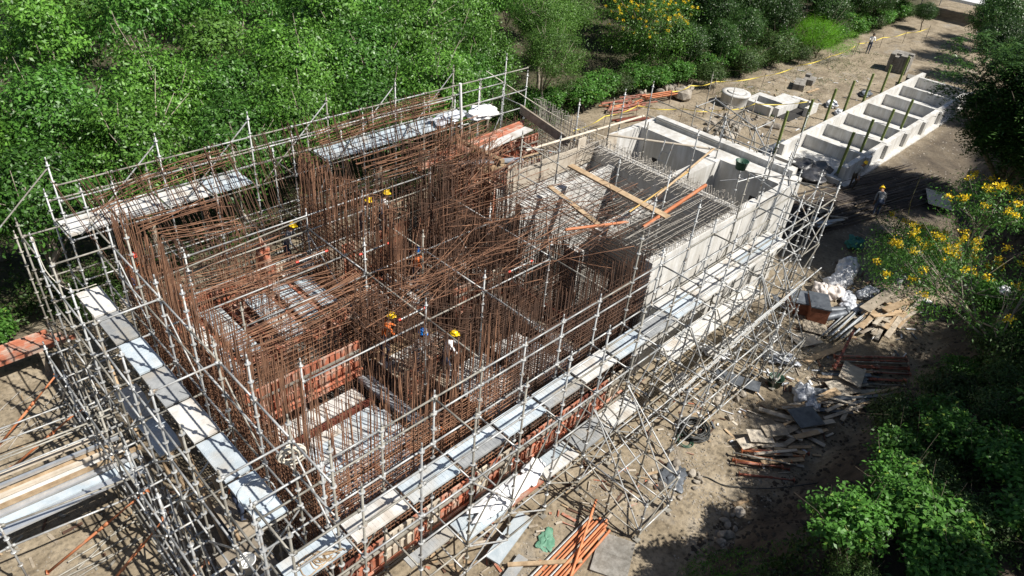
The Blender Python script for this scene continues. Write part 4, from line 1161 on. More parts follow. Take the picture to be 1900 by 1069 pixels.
# back chamber contents and the light boards
bc = thing('edge_boarding', 'light plywood edge boards standing along the rusty back chamber', 'boarding', (17.5, 9.05, 4.3))
x = 14.3
for i, w in enumerate((0.5, 1.3, 1.25, 0.95, 0.5, 1.2, 1.0)):
    z1 = 5.15 + (0.35 if i in (0, 4) else 0.0) + random.uniform(-.05, .05)
    MB().bx(x, x + w - 0.015, 9.0 + 0.01 * (i % 2), 9.05 + 0.01 * (i % 2), 4.3, z1).build('board', 'ply', bc)
    x += w
wb = thing('waler_stack', 'long orange waler beams laid above the back chamber', 'beams', (15, 12.2, 4.8))
for i in range(5):
    MB().beam((12.2 + .35 * i, 11.7 + 0.16 * i, 4.85 + 0.05 * (i % 2)), (18.0 + .2 * i, 11.9 + 0.17 * i, 4.95), 0.1, 0.1).build('waler', 'orange', wb)
for i in range(30):
    xx, yy = random.uniform(14.4, 19.2), random.uniform(9.8, 12.0)
    a = random.uniform(0, 3.14); l = random.uniform(.3, .9); z = random.uniform(3.4, 4.6)
    tag(MB().beam((xx, yy, z), (xx + l * math.cos(a), yy + l * math.sin(a), z + random.uniform(-.3, .3)), 0.08, 0.09).build('form_offcut', random.choice(['orange', 'orange', 'maroon', 'timber', 'red_pipe'])),
        'orange offcut in the tangle of the back chamber', 'offcut', 'offcuts in the back chamber')
cf = thing('slab_formwork', 'rust-red deck floor under the tangled back chamber', 'formwork', (17, 11, 3))
for i in range(7):
    MB().bx(14.1 + i * 0.82, 14.85 + i * 0.82, 9.7, 12.2, 3.0, 3.08 - .006 * (i % 2)).build('deck_panel', ['maroon', 'orange', 'timber_grey'][i % 3], cf)
MB().beam((14.6, 10.9, 5.3), (17.9, 11.4, 5.25), 0.42, 0.05).build('deck_plank', 'deck_white', cf)
MB().beam((13.3, 10.6, 5.25), (15.6, 9.5, 5.2), 0.28, 0.06).build('deck_plank', 'alu', cf)
MB().beam((13.6, 9.9, 5.1), (16.8, 9.7, 5.0), 0.2, 0.16).build('deck_plank', 'timber', cf)
MB().beam((14.6, 9.6, 5.35), (14.6, 12.3, 5.3), 0.2, 0.12).build('deck_plank', 'timber', cf)
tb = MB().beam((18.95, 12.95, 5.35), (18.15, 9.35, 5.3), 0.09, 0.4).build('timber_beam', 'timber_grey')
tag(tb, 'long brown plank set on edge at the end of the back chamber', 'plank')
tb = MB().beam((16.55, 7.9, 5.32), (16.35, 3.2, 5.28), 0.3, 0.07).build('timber_plank', 'timber')
tag(tb, 'tan timber plank laid across the steel mesh of the tank roof', 'plank')
tb = MB().beam((15.1, 7.6, 5.0), (14.7, 4.9, 4.8), 0.2, 0.06).build('timber_plank', 'timber')
tag(tb, 'short broken timber plank caught in the rusty mesh of the tank', 'plank')
rp_ = rod('steel_pipe', (15.2, 3.4, 5.2), (19.5, 3.7, 5.35), 0.07, 'orange_pipe', None, 10)
tag(rp_, 'thick orange pipe lying across the grey tank mesh', 'pipe')
rp_ = rod('steel_pipe', (12.4, 4.5, 5.6), (15.0, 3.9, 5.25), 0.05, 'orange_pipe', None, 10)
tag(rp_, 'orange pipe poking out of the dark rebar toward the tank', 'pipe')
# ladder in the tank cell
ld = thing('ladder', 'aluminium ladder leaning inside the dark tank cell', 'ladder', (20.2, 7.2, 3))
for d in (-0.2, 0.2):
    rod('rail', (20.05, 6.6 + d, 1.2), (21.2, 6.6 + d, 5.6), 0.03, 'galv', ld)
for i in range(11):
    f = 0.05 + i * 0.085
    rod('rung', (20.05 + 1.15 * f, 6.4, 1.2 + 4.4 * f), (20.05 + 1.15 * f, 6.8, 1.2 + 4.4 * f), 0.017, 'galv', ld)
bk_ = thing('bucket', 'dark green tub standing on the white tank wall', 'bucket', (22.75, 4.0, 4.97))
MB().lathe((22.75, 4.0, 4.975), [(0.0, 0.01), (0.2, 0.0), (0.26, 0.34), (0.28, 0.34), (0.28, 0.36), (0.25, 0.36), (0.2, 0.05), (0, 0.04)], 20).build('tub', 'green_dark', bk_, True)
# red and white barrier rods near the middle
for i, (a, b) in enumerate((((6.9, 7.8, 5.15), (7.9, 7.8, 5.15)), ((6.2, 5.0, 4.7), (7.1, 5.0, 4.7)), ((10.4, 4.9, 4.6), (11.4, 4.9, 4.6)), ((5.4, 8.9, 4.9), (6.4, 8.9, 4.9)))):
    lbs = ['red-tipped white tube above the middle cages', 'red-tipped white tube beside the near pit', 'red-tipped white tube close to the dark rebar', 'red-tipped white tube over the left deck strips']
    t = thing('marker_tube', lbs[i], 'tube', a)
    rod('shaft', a, b, 0.024, 'galv', t)
    for q in (a, b):
        rod('tip', (q[0] - 0.05, q[1], q[2] + 0.0), (q[0] + 0.05, q[1], q[2] + 0.0), 0.034, 'red_hat', t)

# ------------------------------------------------------------------ site materials lying about
def plank(p, q, w, h, m, label, group, name='plank', cat='plank', roll=0.0):
    p, q = Vector(p), Vector(q)
    o = MB().beam((0, 0, 0), tuple(q - p), w, h, roll).build(name, m, None, False, Matrix.Translation(p))
    return tag(o, label, cat, group)

def sheet(c, L, w, rz, tx, ty, m, label, name='plywood_sheet', cat='sheet', th=0.02, group=None):
    M = Matrix.Translation(c) @ Matrix.Rotation(rz, 4, 'Z') @ Matrix.Rotation(tx, 4, 'X') @ Matrix.Rotation(ty, 4, 'Y')
    o = MB().box((0, 0, 0), (L, w, th)).build(name, m, None, False, M)
    return tag(o, label, cat, group)

def blob(name, c, s, m, label, cat, rz=0.0, seed=0, amp=0.16, group=None, n=(40, 24), parent=None, flat=0.25):
    r = np.random.default_rng(seed)
    ph = r.uniform(0, 6, 8)
    mb = MB()
    nu, nv_ = n
    for j in range(nv_ + 1):
        th = math.pi * j / nv_
        for i in range(nu):
            t = 2 * math.pi * i / nu
            k = 1 + amp * (math.sin(3 * t + ph[0]) * math.sin(2 * th + ph[1]) + 0.7 * math.sin(5 * t + ph[2] + 3 * th) + 0.5 * math.sin(7 * th + ph[3] - 2 * t))
            x = math.sin(th) * math.cos(t); y = math.sin(th) * math.sin(t); z = math.cos(th)
            k += amp * .55 * (math.sin(11 * t + ph[4] + 2 * th) * math.sin(9 * th + ph[5]) + .8 * math.sin(8 * t * (1 if th < 1.5 else -1) + ph[6] + 6 * th)) * math.sin(th) + float(r.normal(0, amp * .05)) * math.sin(th)
            sx = math.copysign(abs(x) ** 0.9, x); sy = math.copysign(abs(y) ** 0.9, y)
            z = max(z * k, -1 + flat)
            mb.v.append((sx * k * s[0], sy * k * s[1], (z + 1 - flat) * s[2] * 0.5))
    for j in range(nv_):
        for i in range(nu):
            i2 = (i + 1) % nu
            mb.f.append((j * nu + i, (j + 1) * nu + i, (j + 1) * nu + i2, j * nu + i2)); mb.m.append(0)
    o = mb.build(name, m, parent, True, Matrix.Translation(c) @ Matrix.Rotation(rz, 4, 'Z'))
    if parent is None: tag(o, label, cat, group)
    return o

def rock_mesh(seed):
    r = np.random.default_rng(seed)
    import bmesh
    bm = bmesh.new()
    bmesh.ops.create_icosphere(bm, subdivisions=2, radius=1.0)
    ds = r.normal(0, 1, (7, 3)); ds /= np.linalg.norm(ds, axis=1, keepdims=True)
    cut = r.uniform(0.32, 0.72, 7)
    for v in bm.verts:
        p = np.array(v.co)
        for d, c in zip(ds, cut):
            e = p @ d - c
            if e > 0: p = p - d * e * 0.9
        v.co = p + r.normal(0, 0.03, 3)
    me = bpy.data.meshes.new('rock')
    bm.to_mesh(me); bm.free()
    me.materials.append(MT['rock'])
    return me
ROCKS = [rock_mesh(i) for i in range(6)]
def rock(x, y, s, label, group, z=None):
    q = rng.uniform(0.7, 1.2, 3) * s
    o = inst('rock', random.choice(ROCKS), None, (x, y, (gz(x, y) if z is None else z) + q[2] * 0.3), random.uniform(0, 6), tuple(q))
    return tag(o, label, 'rock', group)

def prop_mesh(L, m):
    mb = MB()
    mb.tube([(0, 0, 0), (L * 0.58, 0, 0)], 0.035, 8)
    mb.tube([(L * 0.58, 0, 0), (L, 0, 0)], 0.026, 8)
    mb.tube([(L * 0.56, 0, 0), (L * 0.61, 0, 0)], 0.048, 8)
    mb.tube([(L * .5, 0, 0), (L * 0.56, 0, 0)], 0.04, 8)
    for x in (0, L):
        mb.box((x, 0, 0), (0.012, 0.13, 0.13))
    return mb.mesh('shoring_prop', m, True)
PRP = {}
def prop(p, q, m, label, group, cat='prop'):
    p, q = Vector(p), Vector(q)
    d = q - p
    k = (round(d.length * 5), m)
    if k not in PRP: PRP[k] = prop_mesh(d.length, m)
    R = Matrix.Rotation(math.atan2(d.y, d.x), 4, 'Z') @ Matrix.Rotation(-math.asin(d.z / d.length), 4, 'Y') @ Matrix.Rotation(random.uniform(0, 1.5), 4, 'X')
    o = put(bpy.data.objects.new('shoring_prop', PRP[k]), None, Matrix.Translation(p) @ R)
    return tag(o, label, cat, group)

# small pile of props near the bank
pp = [((14.22, -2.58), (15.69, -4.15)), ((14.05, -2.6), (15.4, -4.1)), ((13.7, -2.48), (14.8, -4.12)), ((13.62, -2.62), (14.6, -4.02)), ((13.5, -2.6), (14.41, -3.88)), ((13.4, -2.75), (14.35, -3.85)), ((13.22, -3.03), (14.35, -4.35)), ((13.9, -2.7), (14.9, -4.0))]
for i, (a, b) in enumerate(pp):
    za, zb = gz(*a) + 0.07 + 0.06 * (i % 3), gz(*b) + 0.08 + 0.06 * (i % 3)
    prop((a[0], a[1], za), (b[0], b[1], zb), ['red_pipe', 'orange_pipe', 'galv_old'][i % 3 if i % 3 < 2 or i == 2 else 0], 'rusty red steel prop in the small heap nearest the bank bushes', 'props in the small heap by the bank')
# stack of red pipes
for i in range(16):
    f = i / 15
    a = (21.4 - 1.6 * f + random.uniform(-.1, .1), -2.45 - 0.62 * f)
    b = (a[0] + 2.1 - .3 * f, a[1] - 1.95)
    z = 0.07 + 0.07 * (i % 3)
    prop((a[0], a[1], gz(*a) + z), (b[0], b[1], max(gz(*b), 0) * 0.8 + z + .04), 'red_pipe' if i % 5 else 'galv_old', 'dark red steel prop in the long stack below the timber heap', 'red props in the long stack')
# orange pipes at the bottom edge
for i in range(9):
    a = (5.6 + 0.14 * i, -1.15 - 0.09 * i); b = (8.5 + random.uniform(-.2, .2), -0.95 - 0.085 * i)
    z = gz(*a) + 0.06 + 0.06 * (i % 2)
    o = rod('orange_pipe', (a[0] - 1.2, a[1] - 0.05, z), (b[0], b[1], z + 0.05), 0.038, 'orange_pipe' if i not in (0, 4) else 'galv', None, 10)
    tag(o, 'orange scaffold pipe in the sunlit bundle at the bottom edge', 'pipe', 'orange pipes at the bottom edge')
o = rod('orange_pipe', (6.2, -2.0, 0.12), (8.7, -0.85, 0.5), 0.038, 'orange_pipe', None, 10)
tag(o, 'orange pipe lying crosswise over the sunlit bundle', 'pipe')
for i, (a, b, w, m, lb) in enumerate((((5.2, -0.2, 0.32), (6.9, 0.2, 0.3), 0.45, 'deck', 'pale metal walkway board dropped beside the orange pipes'), ((5.5, -0.5, 0.16), (7.1, -1.75, 0.14), 0.12, 'timber', 'tan timber batten on the ground beside the orange pipes'),
                                  ((4.6, -0.9, 0.1), (6.0, -0.6, 0.12), 0.3, 'deck_grey', 'grey board lying under the front scaffold near the green sheet'))):
    plank(a, b, w, 0.05, m, lb, None, 'board' if i != 1 else 'batten')
blob('plastic_sheet', (6.9, -0.62, 0.0), (.34, .22, .08), 'green_sheet', 'crumpled green sheet on the ground under the front scaffold', 'sheet', .6, 91, .2)
sheet((7.9, -2.2, 0.05), 1.3, 1.0, 0.45, 0.0, 0.01, 'concrete_dark', 'flat grey slab let into the dirt path', 'ground_slab', 'slab', 0.05)

# timber heap
TL = 'weathered plank in the big timber heap beside the crouching worker'
for i in range(80):
    f = random.random(); g = random.random()
    x, y = 24.2 + 3.0 * f + random.uniform(-.4, .2), -2.2 - 1.3 * g
    a = 0.05 + random.gauss(0, 0.22) + (1.2 if random.random() < .12 else 0)
    l = random.uniform(0.9, 2.2); z = 0.08 + 0.5 * random.random() * (1 - abs(g - .5))
    dx, dy = l * math.cos(a), l * math.sin(a) * -0.4
    g0 = max(0, gz(x, y))
    plank((x - dx / 2, y - dy / 2, g0 + z), (x + dx / 2, y + dy / 2, g0 + z + random.uniform(-.1, .14)), random.uniform(.12, .26), 0.035, random.choice(['timber_grey', 'timber_grey', 'timber', 'ply']), TL, 'planks in the big timber heap', roll=random.uniform(-.25, .25))
plank((24.4, -2.15, 0.62), (27.5, -2.5, 0.72), 0.42, 0.05, 'timber_grey', 'broad grey board on top of the big timber heap', None)
plank((25.0, -2.75, 0.66), (26.6, -3.2, 0.72), 0.3, 0.05, 'timber', 'bright tan board lying crosswise on the timber heap', None)
# aluminium tubes
for i in range(18):
    a = (21.9 + 0.05 * i + random.uniform(-.25, .25), -1.55 - 0.05 * i); b = (a[0] + 2.3, a[1] - 0.1 + random.uniform(-.1, .1))
    o = rod('alloy_tube', (a[0], a[1], 0.06 + 0.07 * (i % 4)), (b[0], b[1], 0.09 + 0.08 * (i % 4)), 0.035, 'alu' if i % 3 else 'galv_old', None, 8)
    tag(o, 'silver alloy tube in the bundle between the red box and timber heap', 'tube', 'silver tubes by the timber heap')
# black pipes
for i, (a, b) in enumerate((((23.6, -0.85, 0.17), (24.6, -1.55, 0.17)), ((23.1, -1.1, 0.16), (24.4, -1.65, 0.17)))):
    t = thing('drain_pipe', ['dark grey drain pipe behind the red box, upper one', 'dark grey drain pipe lying before the alloy tubes, lower one'][i], 'pipe', a)
    rod('shaft', a, b, 0.15, 'darkmetal', t, 16)
    rod('socket', (Vector(b) - (Vector(b) - Vector(a)).normalized() * 0.18), b, 0.175, 'darkmetal', t, 16)
# red boxes
for i, (x, y, rz, s) in enumerate(((23.25, -0.72, 0.55, (1.15, 0.75, 0.72)), (23.1, 0.05, 0.6, (0.95, 0.7, 0.55)))):
    t = thing('site_box', ['red-brown storage box with black lid in front, nearest the sacks', 'lower red-brown box with dark lid behind the front box'][i], 'box', (x, y, 0))
    Mx = Matrix.Translation((x, y, s[2] / 2 + 0.02)) @ Matrix.Rotation(rz, 4, 'Z')
    MB().box((0, 0, 0), s).build('body', 'brick', t, False, Mx)
    MB().box((0, 0, s[2] / 2 + 0.025), (s[0] + 0.05, s[1] + 0.05, 0.05)).build('lid', 'darkmetal', t, False, Mx)
    for k in (-0.3, 0.3):
        MB().box((k * s[0], -s[1] / 2 - 0.012, 0), (0.06, 0.022, s[2] * 0.92)).build('batten', 'brick', t, False, Mx)
    MB().box((0, -s[1] / 2 - 0.02, s[2] * .25), (0.12, 0.03, 0.08)).build('latch', 'galv_old', t, False, Mx)
sheet((22.7, 0.55, 0.2), 1.0, 0.7, 0.7, 0.35, 0.1, 'darkmetal', 'dark blue-grey sheet leaning behind the red boxes')
# sacks
sk = [((25.05, -0.15), (.5, .36), .5, 0.6, 'sack_pink', 'cream sack nearest the scaffold in the sack row'), ((25.35, -0.6), (.5, .42), .55, 0.1, 'sack_pink', 'cream sack leaning on the row, beside the red box'), ((25.9, -0.3), (.42, .36), .6, 0.9, 'sack', 'white sack in the middle of the sack row'),
      ((26.5, -0.4), (.55, .42), .7, 0.3, 'sack', 'big white sack crumpled in the row'), ((27.1, -0.25), (.5, .42), .75, 0.2, 'sack', 'white sack second from the bushes in the row'), ((27.7, -0.15), (.5, .42), .85, 0.0, 'sack', 'white sack nearest the yellow flowering bush in the row'),
      ((25.55, -1.1), (.48, .34), .36, 0.4, 'clearbag', 'translucent plastic bag below the sack row'), ((24.85, -1.5), (.36, .36), .4, 0.1, 'clearbag', 'small shiny plastic bag at the head of the alloy tubes'), ((26.6, -1.6), (.62, .34), .42, -0.3, 'clearbag', 'grey plastic sack beside the crouching worker'), ((25.2, -2.0), (.4, .3), .4, 0.4, 'darkmetal', 'dark plastic sack at the edge of the timber heap')]
for i, (p, s, h, rz, m, lb) in enumerate(sk):
    blob('sack', (p[0], p[1], 0.0), (s[0], s[1], h), m, lb, 'sack', rz, 20 + i, 0.13)
blob('plastic_bag', (18.1, -2.72, 0), (.42, .36, .62), 'clearbag', 'full clear plastic bag on the path by the plywood heap', 'bag', 0.3, 41, 0.14)
blob('plastic_bag', (17.9, -3.2, 0.02), (.3, .24, .32), 'clearbag', 'small bluish plastic bag beside the full clear bag', 'bag', 0.3, 42, 0.2)
blob('plastic_bag', (19.4, -1.15, 0), (.3, .62, .3), 'clearbag', 'torn pale plastic wrap lying under the far scaffold outrigger', 'bag', 0.5, 43, 0.22)
blob('plastic_bag', (17.7, 0.6, 0), (.3, .5, .35), 'sack', 'white plastic sack under the far scaffold decks', 'bag', 0.5, 44, 0.2)
blob('plastic_sheet', (6.0, 0.42, 1.52), (.95, .3, .3), 'white', 'crumpled white plastic sheet lying on the lower front walkway', 'sheet', 0.02, 45, 0.2)
blob('plastic_sheet', (7.3, 0.5, 1.52), (.42, .26, .2), 'white', 'small heap of white plastic on the lower front walkway', 'sheet', 0.3, 46, 0.2)
blob('plastic_sheet', (17.5, 13.9, 5.03), (.75, .5, .5), 'white', 'white sheet bundled on the back scaffold before the trees', 'sheet', 0.1, 47, 0.14)
blob('plastic_sheet', (16.0, 14.4, 5.03), (.9, .42, .3), 'clearbag', 'grey crumpled tarp on the back walkway beside the white sheet', 'sheet', 0.1, 48, 0.2)
blob('plastic_sheet', (11.5, -1.7, 0.0), (.5, .36, .16), 'darkmetal', 'dark torn plastic on the stones by the outrigger foot', 'sheet', 0.4, 49, 0.22)
blob('tarpaulin', (36.4, 5.9, 0.0), (1.5, 1.0, .6), 'black', 'black tarpaulin heaped against the end of the basins', 'tarp', 0.5, 50, 0.2)
blob('tarpaulin', (37.5, 8.9, 0.0), (1.9, .35, .3), 'darkmetal', 'grey plastic sheeting along the far basin wall', 'tarp', 0.05, 51, 0.2)
blob('tarpaulin', (42.2, 8.75, 0.0), (2.0, .3, .3), 'darkmetal', 'grey plastic strip further along the far basin wall', 'tarp', 0.05, 52, 0.2)
blob('sand_bag', (48.6, 10.2, 0), (.5, .4, .5), 'sack', 'white bag on the dirt beside the third far post', 'bag', 0.4, 53, .15)
blob('sand_bag', (47.6, 9.1, 0), (.4, .35, .4), 'sack', 'white bag tucked against the far basin wall', 'bag', 0.1, 54, .15)
blob('sand_bag', (53.4, 9.7, 0), (.6, .4, .4), 'darkmetal', 'dark bag on the dirt near the fifth far post', 'bag', 0.1, 55, .15)
blob('teal_netting', (30.2, 0.6, 0.1), (.5, .36, .5), 'teal_net', 'teal green netting bundled at the edge of the flowering bush', 'netting', 0.2, 56, .2)
blob('paper_sheet', (28.4, -3.45, gz(28.4, -3.45)), (.22, .3, .06), 'white', 'white sheet of paper lying in the shade past the timber heap', 'paper', 0.2, 57, .05)
blob('plastic_bag', (25.9, -6.0, gz(25.9, -6.0) + 1.9), (.2, .2, .3), 'white', 'white plastic scrap caught in the flowering bush', 'bag', 0.2, 58, .2)

# plywood and plank heap on the bank foot
bd = [((20.3, -3.5, .42), 1.3, .8, 0.2, 0.1, 0.1, 'ply', 'pale kite-shaped plywood sheet on top of the plywood heap'), ((19.5, -3.55, .3), 1.1, .7, -0.5, 0.12, -.05, 'ply', 'pale plywood sheet under the kite-shaped one'), ((16.95, -3.35, .32), 1.05, .8, -0.45, .12, .08, 'darkmetal', 'blue-grey square board propped on the plank heap'),
      ((14.9, -2.75, .3), .85, .5, -0.7, .1, .1, 'ply', 'tan plywood offcut above the props'), ((15.5, -2.95, .34), .9, .45, -0.5, .15, .1, 'timber_grey', 'grey board on the offcut heap above the props'), ((14.5, -2.6, .2), .8, .42, -0.4, .1, .05, 'ply', 'bright plywood offcut at the path side of the heap'),
      ((21.4, -1.25, .06), 1.2, .75, -0.4, .02, .04, 'ply', 'flat plywood sheet on the dirt below the red box'), ((22.2, -1.2, .2), 1.0, .6, -1.0, .2, .1, 'timber_grey', 'broken grey board leaning on the alloy tubes'), ((16.95, -0.75, .14), 1.6, .55, -1.2, .05, .0, 'darkmetal', 'bluish steel form panel lying by the foot of the scaffold')]
for i, (c, L, w, rz, tx, ty, m, lb) in enumerate(bd):
    sheet((c[0], c[1], c[2] + max(0, gz(c[0], c[1]))), L, w, rz, tx, ty, m, lb, 'board_sheet', 'board')
for i in range(40):
    x, y = random.uniform(18.2, 20.8), random.uniform(-4.3, -3.0)
    a = random.gauss(-0.55, .3); l = random.uniform(.8, 1.9)
    g0 = gz(x, y) + 0.06 + .2 * random.random()
    plank((x - l / 2 * math.cos(a), y - l / 2 * math.sin(a), g0), (x + l / 2 * math.cos(a), y + l / 2 * math.sin(a), g0 + random.uniform(-.05, .2)), random.uniform(.07, .2), .03, random.choice(['timber_grey', 'timber', 'ply', 'darkmetal']), 'short plank in the heap under the kite-shaped plywood', 'planks under the plywood sheets')
for i in range(34):
    x, y = random.uniform(14.5, 17.6), random.uniform(-3.9, -2.6)
    a = random.gauss(-0.6, .35); l = random.uniform(.6, 1.5)
    g0 = gz(x, y) + 0.04 + .16 * random.random()
    plank((x - l / 2 * math.cos(a), y - l / 2 * math.sin(a), g0), (x + l / 2 * math.cos(a), y + l / 2 * math.sin(a), g0 + random.uniform(-.04, .1)), random.uniform(.08, .2), .03, random.choice(['timber_grey', 'ply', 'timber']), 'plank offcut in the heap beside the small prop heap', 'planks in the offcut heap')
plank((18.58, -3.6, 0.15), (21.0, -4.95, gz(21, -4.95) + .2), .1, .07, 'timber', 'long tan batten resting up the bank below the plywood', None, 'batten')
plank((18.3, -3.3, 0.1), (20.6, -4.9, gz(20.6, -4.9) + .12), .1, .06, 'timber_grey', 'long dark batten beside the tan one on the bank', None, 'batten')
plank((20.0, -1.85, .05), (22.3, -2.5, .06), .26, .04, 'timber', 'long tan plank lying alone on the dirt', None)
plank((19.9, -2.95, .5), (22.5, -2.5, .7), .1, .1, 'maroon', 'rust-red steel channel lying over the red props', None, 'steel_channel', 'channel')
plank((12.0, -3.55, .06), (12.5, -3.75, .07), .1, .06, 'timber', 'small wood offcut lying on the sunny dirt', None, 'offcut')
for i in range(9):
    x, y = 31.4 + random.uniform(-1, 1.2), 2.6 + random.uniform(-.5, .6)
    a = random.gauss(-.5, .25); l = random.uniform(1.2, 2.2)
    plank((x - l / 2 * math.cos(a), y - l / 2 * math.sin(a), .06 + .04 * i), (x + l / 2 * math.cos(a), y + l / 2 * math.sin(a), .1 + .04 * i), random.uniform(.14, .25), .04, random.choice(['timber_grey', 'deck_grey', 'timber_grey']), 'grey plank in the shaded stack past the tank corner', 'planks past the tank corner')
# stacked rebar in the shade
for i in range(60):
    y0 = 2.6 + 0.055 * i
    o = rod('stored_bar', (27.5 + random.uniform(-1, 1), y0 + .6, .05 + .02 * (i % 3)), (41 + random.uniform(-3, 2), y0 - 3.0, .06 + .02 * (i % 3)), .026, 'steel_dark', None, 5)
    tag(o, 'dark straight bar in the shaded rebar store past the tank', 'rebar', 'bars stored on the ground past the tank')
# hoses, coils
def coil(name, c, R, r, turns, m, label, cat, normal=None, w=0.12, lay=0.06, n=26):
    pts = []
    M = Matrix.Identity(3) if normal is None else Vector(normal).to_track_quat('Z', 'Y').to_matrix()
    rr = np.random.default_rng(int(R * 1000))
    for i in range(turns * n + 1):
        t = 2 * math.pi * i / n
        k = i / (turns * n)
        q = Vector(((R + w * math.sin(k * 23) * .5 + rr.normal(0, .004)) * math.cos(t), (R + w * math.cos(k * 17) * .5) * math.sin(t), lay * math.sin(k * 31) + lay))
        pts.append(tuple(Vector(c) + M @ q))
    o = MB().tube(pts, r, 5).build(name, m, None, True)
    return tag(o, label, cat)
coil('cable_coil', (13.66, -1.05, 0.03), 0.42, 0.022, 12, 'cable', 'big coil of black pipe on the dirt path by the scaffold', 'coil', None, .26, .1)
coil('cable_coil', (13.05, -1.1, 0.02), 0.24, 0.014, 5, 'green_dark', 'small green hose coil beside the big black coil', 'coil', None, .1, .04)
coil('rope_coil', (1.2, 2.05, 5.4), 0.22, 0.02, 7, 'rope', 'coil of white rope hanging on the near corner of the left scaffold', 'rope', (0.3, 1, 0.1), .16, .05)
coil('rope_coil', (0.62, 2.75, 4.03), 0.40, 0.012, 2, 'deck', 'thin blue-grey hose loop lying on the left walkway', 'hose', None, .03, .005)
def line(name, pts, r, m, label, cat, n=5, sub=8):
    P = []
    pts = [Vector(p) for p in pts]
    for i in range(len(pts) - 1):
        p0 = pts[max(i - 1, 0)]; p1 = pts[i]; p2 = pts[i + 1]; p3 = pts[min(i + 2, len(pts) - 1)]
        for k in range(sub):
            t = k / sub
            P.append(0.5 * ((2 * p1) + (p2 - p0) * t + (2 * p0 - 5 * p1 + 4 * p2 - p3) * t * t + (3 * p1 - p0 - 3 * p2 + p3) * t ** 3))
    P.append(pts[-1])
    return tag(MB().tube([tuple(p) for p in P], r, n).build(name, m, None, True), label, cat)
line('hose', [(11.8, -1.8, .03), (12.3, -2.4, .03), (12.5, -3.0, .03), (13.4, -4.0, .1), (14.6, -4.9, gz(14.6, -4.9) + .03)], .018, 'cable', 'black hose curving over the dirt from the outrigger to the bank', 'hose')
line('rope', [(-0.2, 12.9, 5.9), (-0.2, 12.6, 4.9), (0.1, 12.0, 4.5), (0.7, 11.7, 4.6)], .014, 'rope', 'slack rope hanging off the far corner of the left scaffold', 'rope')
line('rope', [(18.5, 14.8, 6.6), (22.0, 13.5, 4.2), (25.2, 12.8, 2.6), (29, 13.5, 1.0)], .018, 'rope', 'pale guy rope running from the back scaffold down to the tape fence', 'rope')
# green bucket lids / bins
def tub(c, R, h, m, label, cat='bucket', name='bucket', handle=False):
    t = thing(name, label, cat, c)
    MB().lathe(c, [(0, .012), (R * .86, 0), (R, h), (R * 1.05, h), (R * 1.05, h + .02), (R * .95, h + .02), (R * .82, .03), (0, .025)], 22).build('body', m, t, True)
    MB().tube([(c[0] + R * math.cos(a), c[1] + .2 * R, c[2] + h + R * .7 * math.sin(a)) for a in np.linspace(0, math.pi, 10)], .008, 5).build('handle', 'galv_old', t, True)
    return t
tub((17.98, -1.7, 0.0), .27, .34, 'green_dark', 'dark green bucket standing on the dirt path')
tub((30.7, 2.9, 0.0), .2, .36, 'hat_white', 'white bucket in the shade past the tank corner')
tub((0.05, 2.6, 2.0), .2, .34, 'hat_white', 'white bucket under the near corner of the left scaffold')
mbx = MB().bx(-.35, .65, 2.1, 3.4, 1.88, 1.93).build('plank_shelf', 'timber_grey')
tag(mbx, 'grey plank carrying the white bucket inside the left scaffold', 'plank')

# orange beams at the far left
for i in range(9):
    y = 14.72 + 0.105 * i
    mb = MB()
    mb.bx(-8.5 + .1 * (i % 3), 0.3 - .12 * (i % 4) - .08 * i, y, y + 0.09, 0.98, 1.02)
    mb.bx(-8.5 + .1 * (i % 3), 0.3 - .12 * (i % 4) - .08 * i, y, y + 0.012, 0.9, 0.98)
    mb.bx(-8.5 + .1 * (i % 3), 0.3 - .12 * (i % 4) - .08 * i, y + .078, y + 0.09, 0.9, 0.98)
    tag(mb.build('form_channel', 'orange'), 'long salmon-red channel in the stack by the far left corner', 'channel', 'red channels stacked at the left')
st = thing('stack_trestle', 'dark trestle carrying the salmon-red channels at the left', 'trestle', (-2, 14.9, 0))
for x in (-6.5, -3.5, -0.8):
    MB().bx(x - .06, x + .06, 14.6, 15.75, 0.76, 0.895).build('crossbar', 'timber_grey', st)
    for y in (14.75, 15.6): MB().bx(x - .05, x + .05, y - .05, y + .05, 0, .755).build('leg', 'timber_grey', st)
# red raking props at the left
for i, (a, b) in enumerate((((-2.85, 12.35, 0.02), (-0.95, 12.0, 1.9)), ((-2.85, 11.2, .02), (-0.9, 10.4, 1.7)), ((-3.2, 7.1, .02), (-0.7, 6.3, 1.9)), ((-2.2, 5.8, .02), (-0.75, 5.2, 1.9)), ((-2.6, 9.2, .02), (-.8, 8.6, 1.8)), ((-1.9, 4.2, .02), (-.5, 3.6, 1.7)), ((-1.6, 3.0, .02), (-.4, 2.4, 1.7)))):
    lbs = ['farthest', 'second farthest', 'third farthest', 'middle', 'third nearest', 'second nearest', 'nearest']
    prop(a, b, 'orange_pipe', 'raking orange prop against the left scaffold, number %s along it' % lbs[[0, 1, 3, 4, 2, 5, 6][i]] if False else 'raking orange prop leaning on the left scaffold, %s of the seven' % lbs[[0, 1, 3, 4, 2, 5, 6][i]], 'raking props on the left')
for i in range(14):
    a = (-3.3 + random.uniform(-.5, 1.2), 5.2 + random.uniform(-.8, 2.0)); an = random.uniform(-.5, .5)
    o = rod('loose_tube', (a[0], a[1], .05 + .02 * (i % 3)), (a[0] + 1.8 * math.cos(an), a[1] + 1.8 * math.sin(an), .06 + .02 * (i % 3)), .024, 'galv_old', None, 7)
    tag(o, 'dull tube dropped on the ground at the lower left', 'tube', 'loose tubes at the lower left')
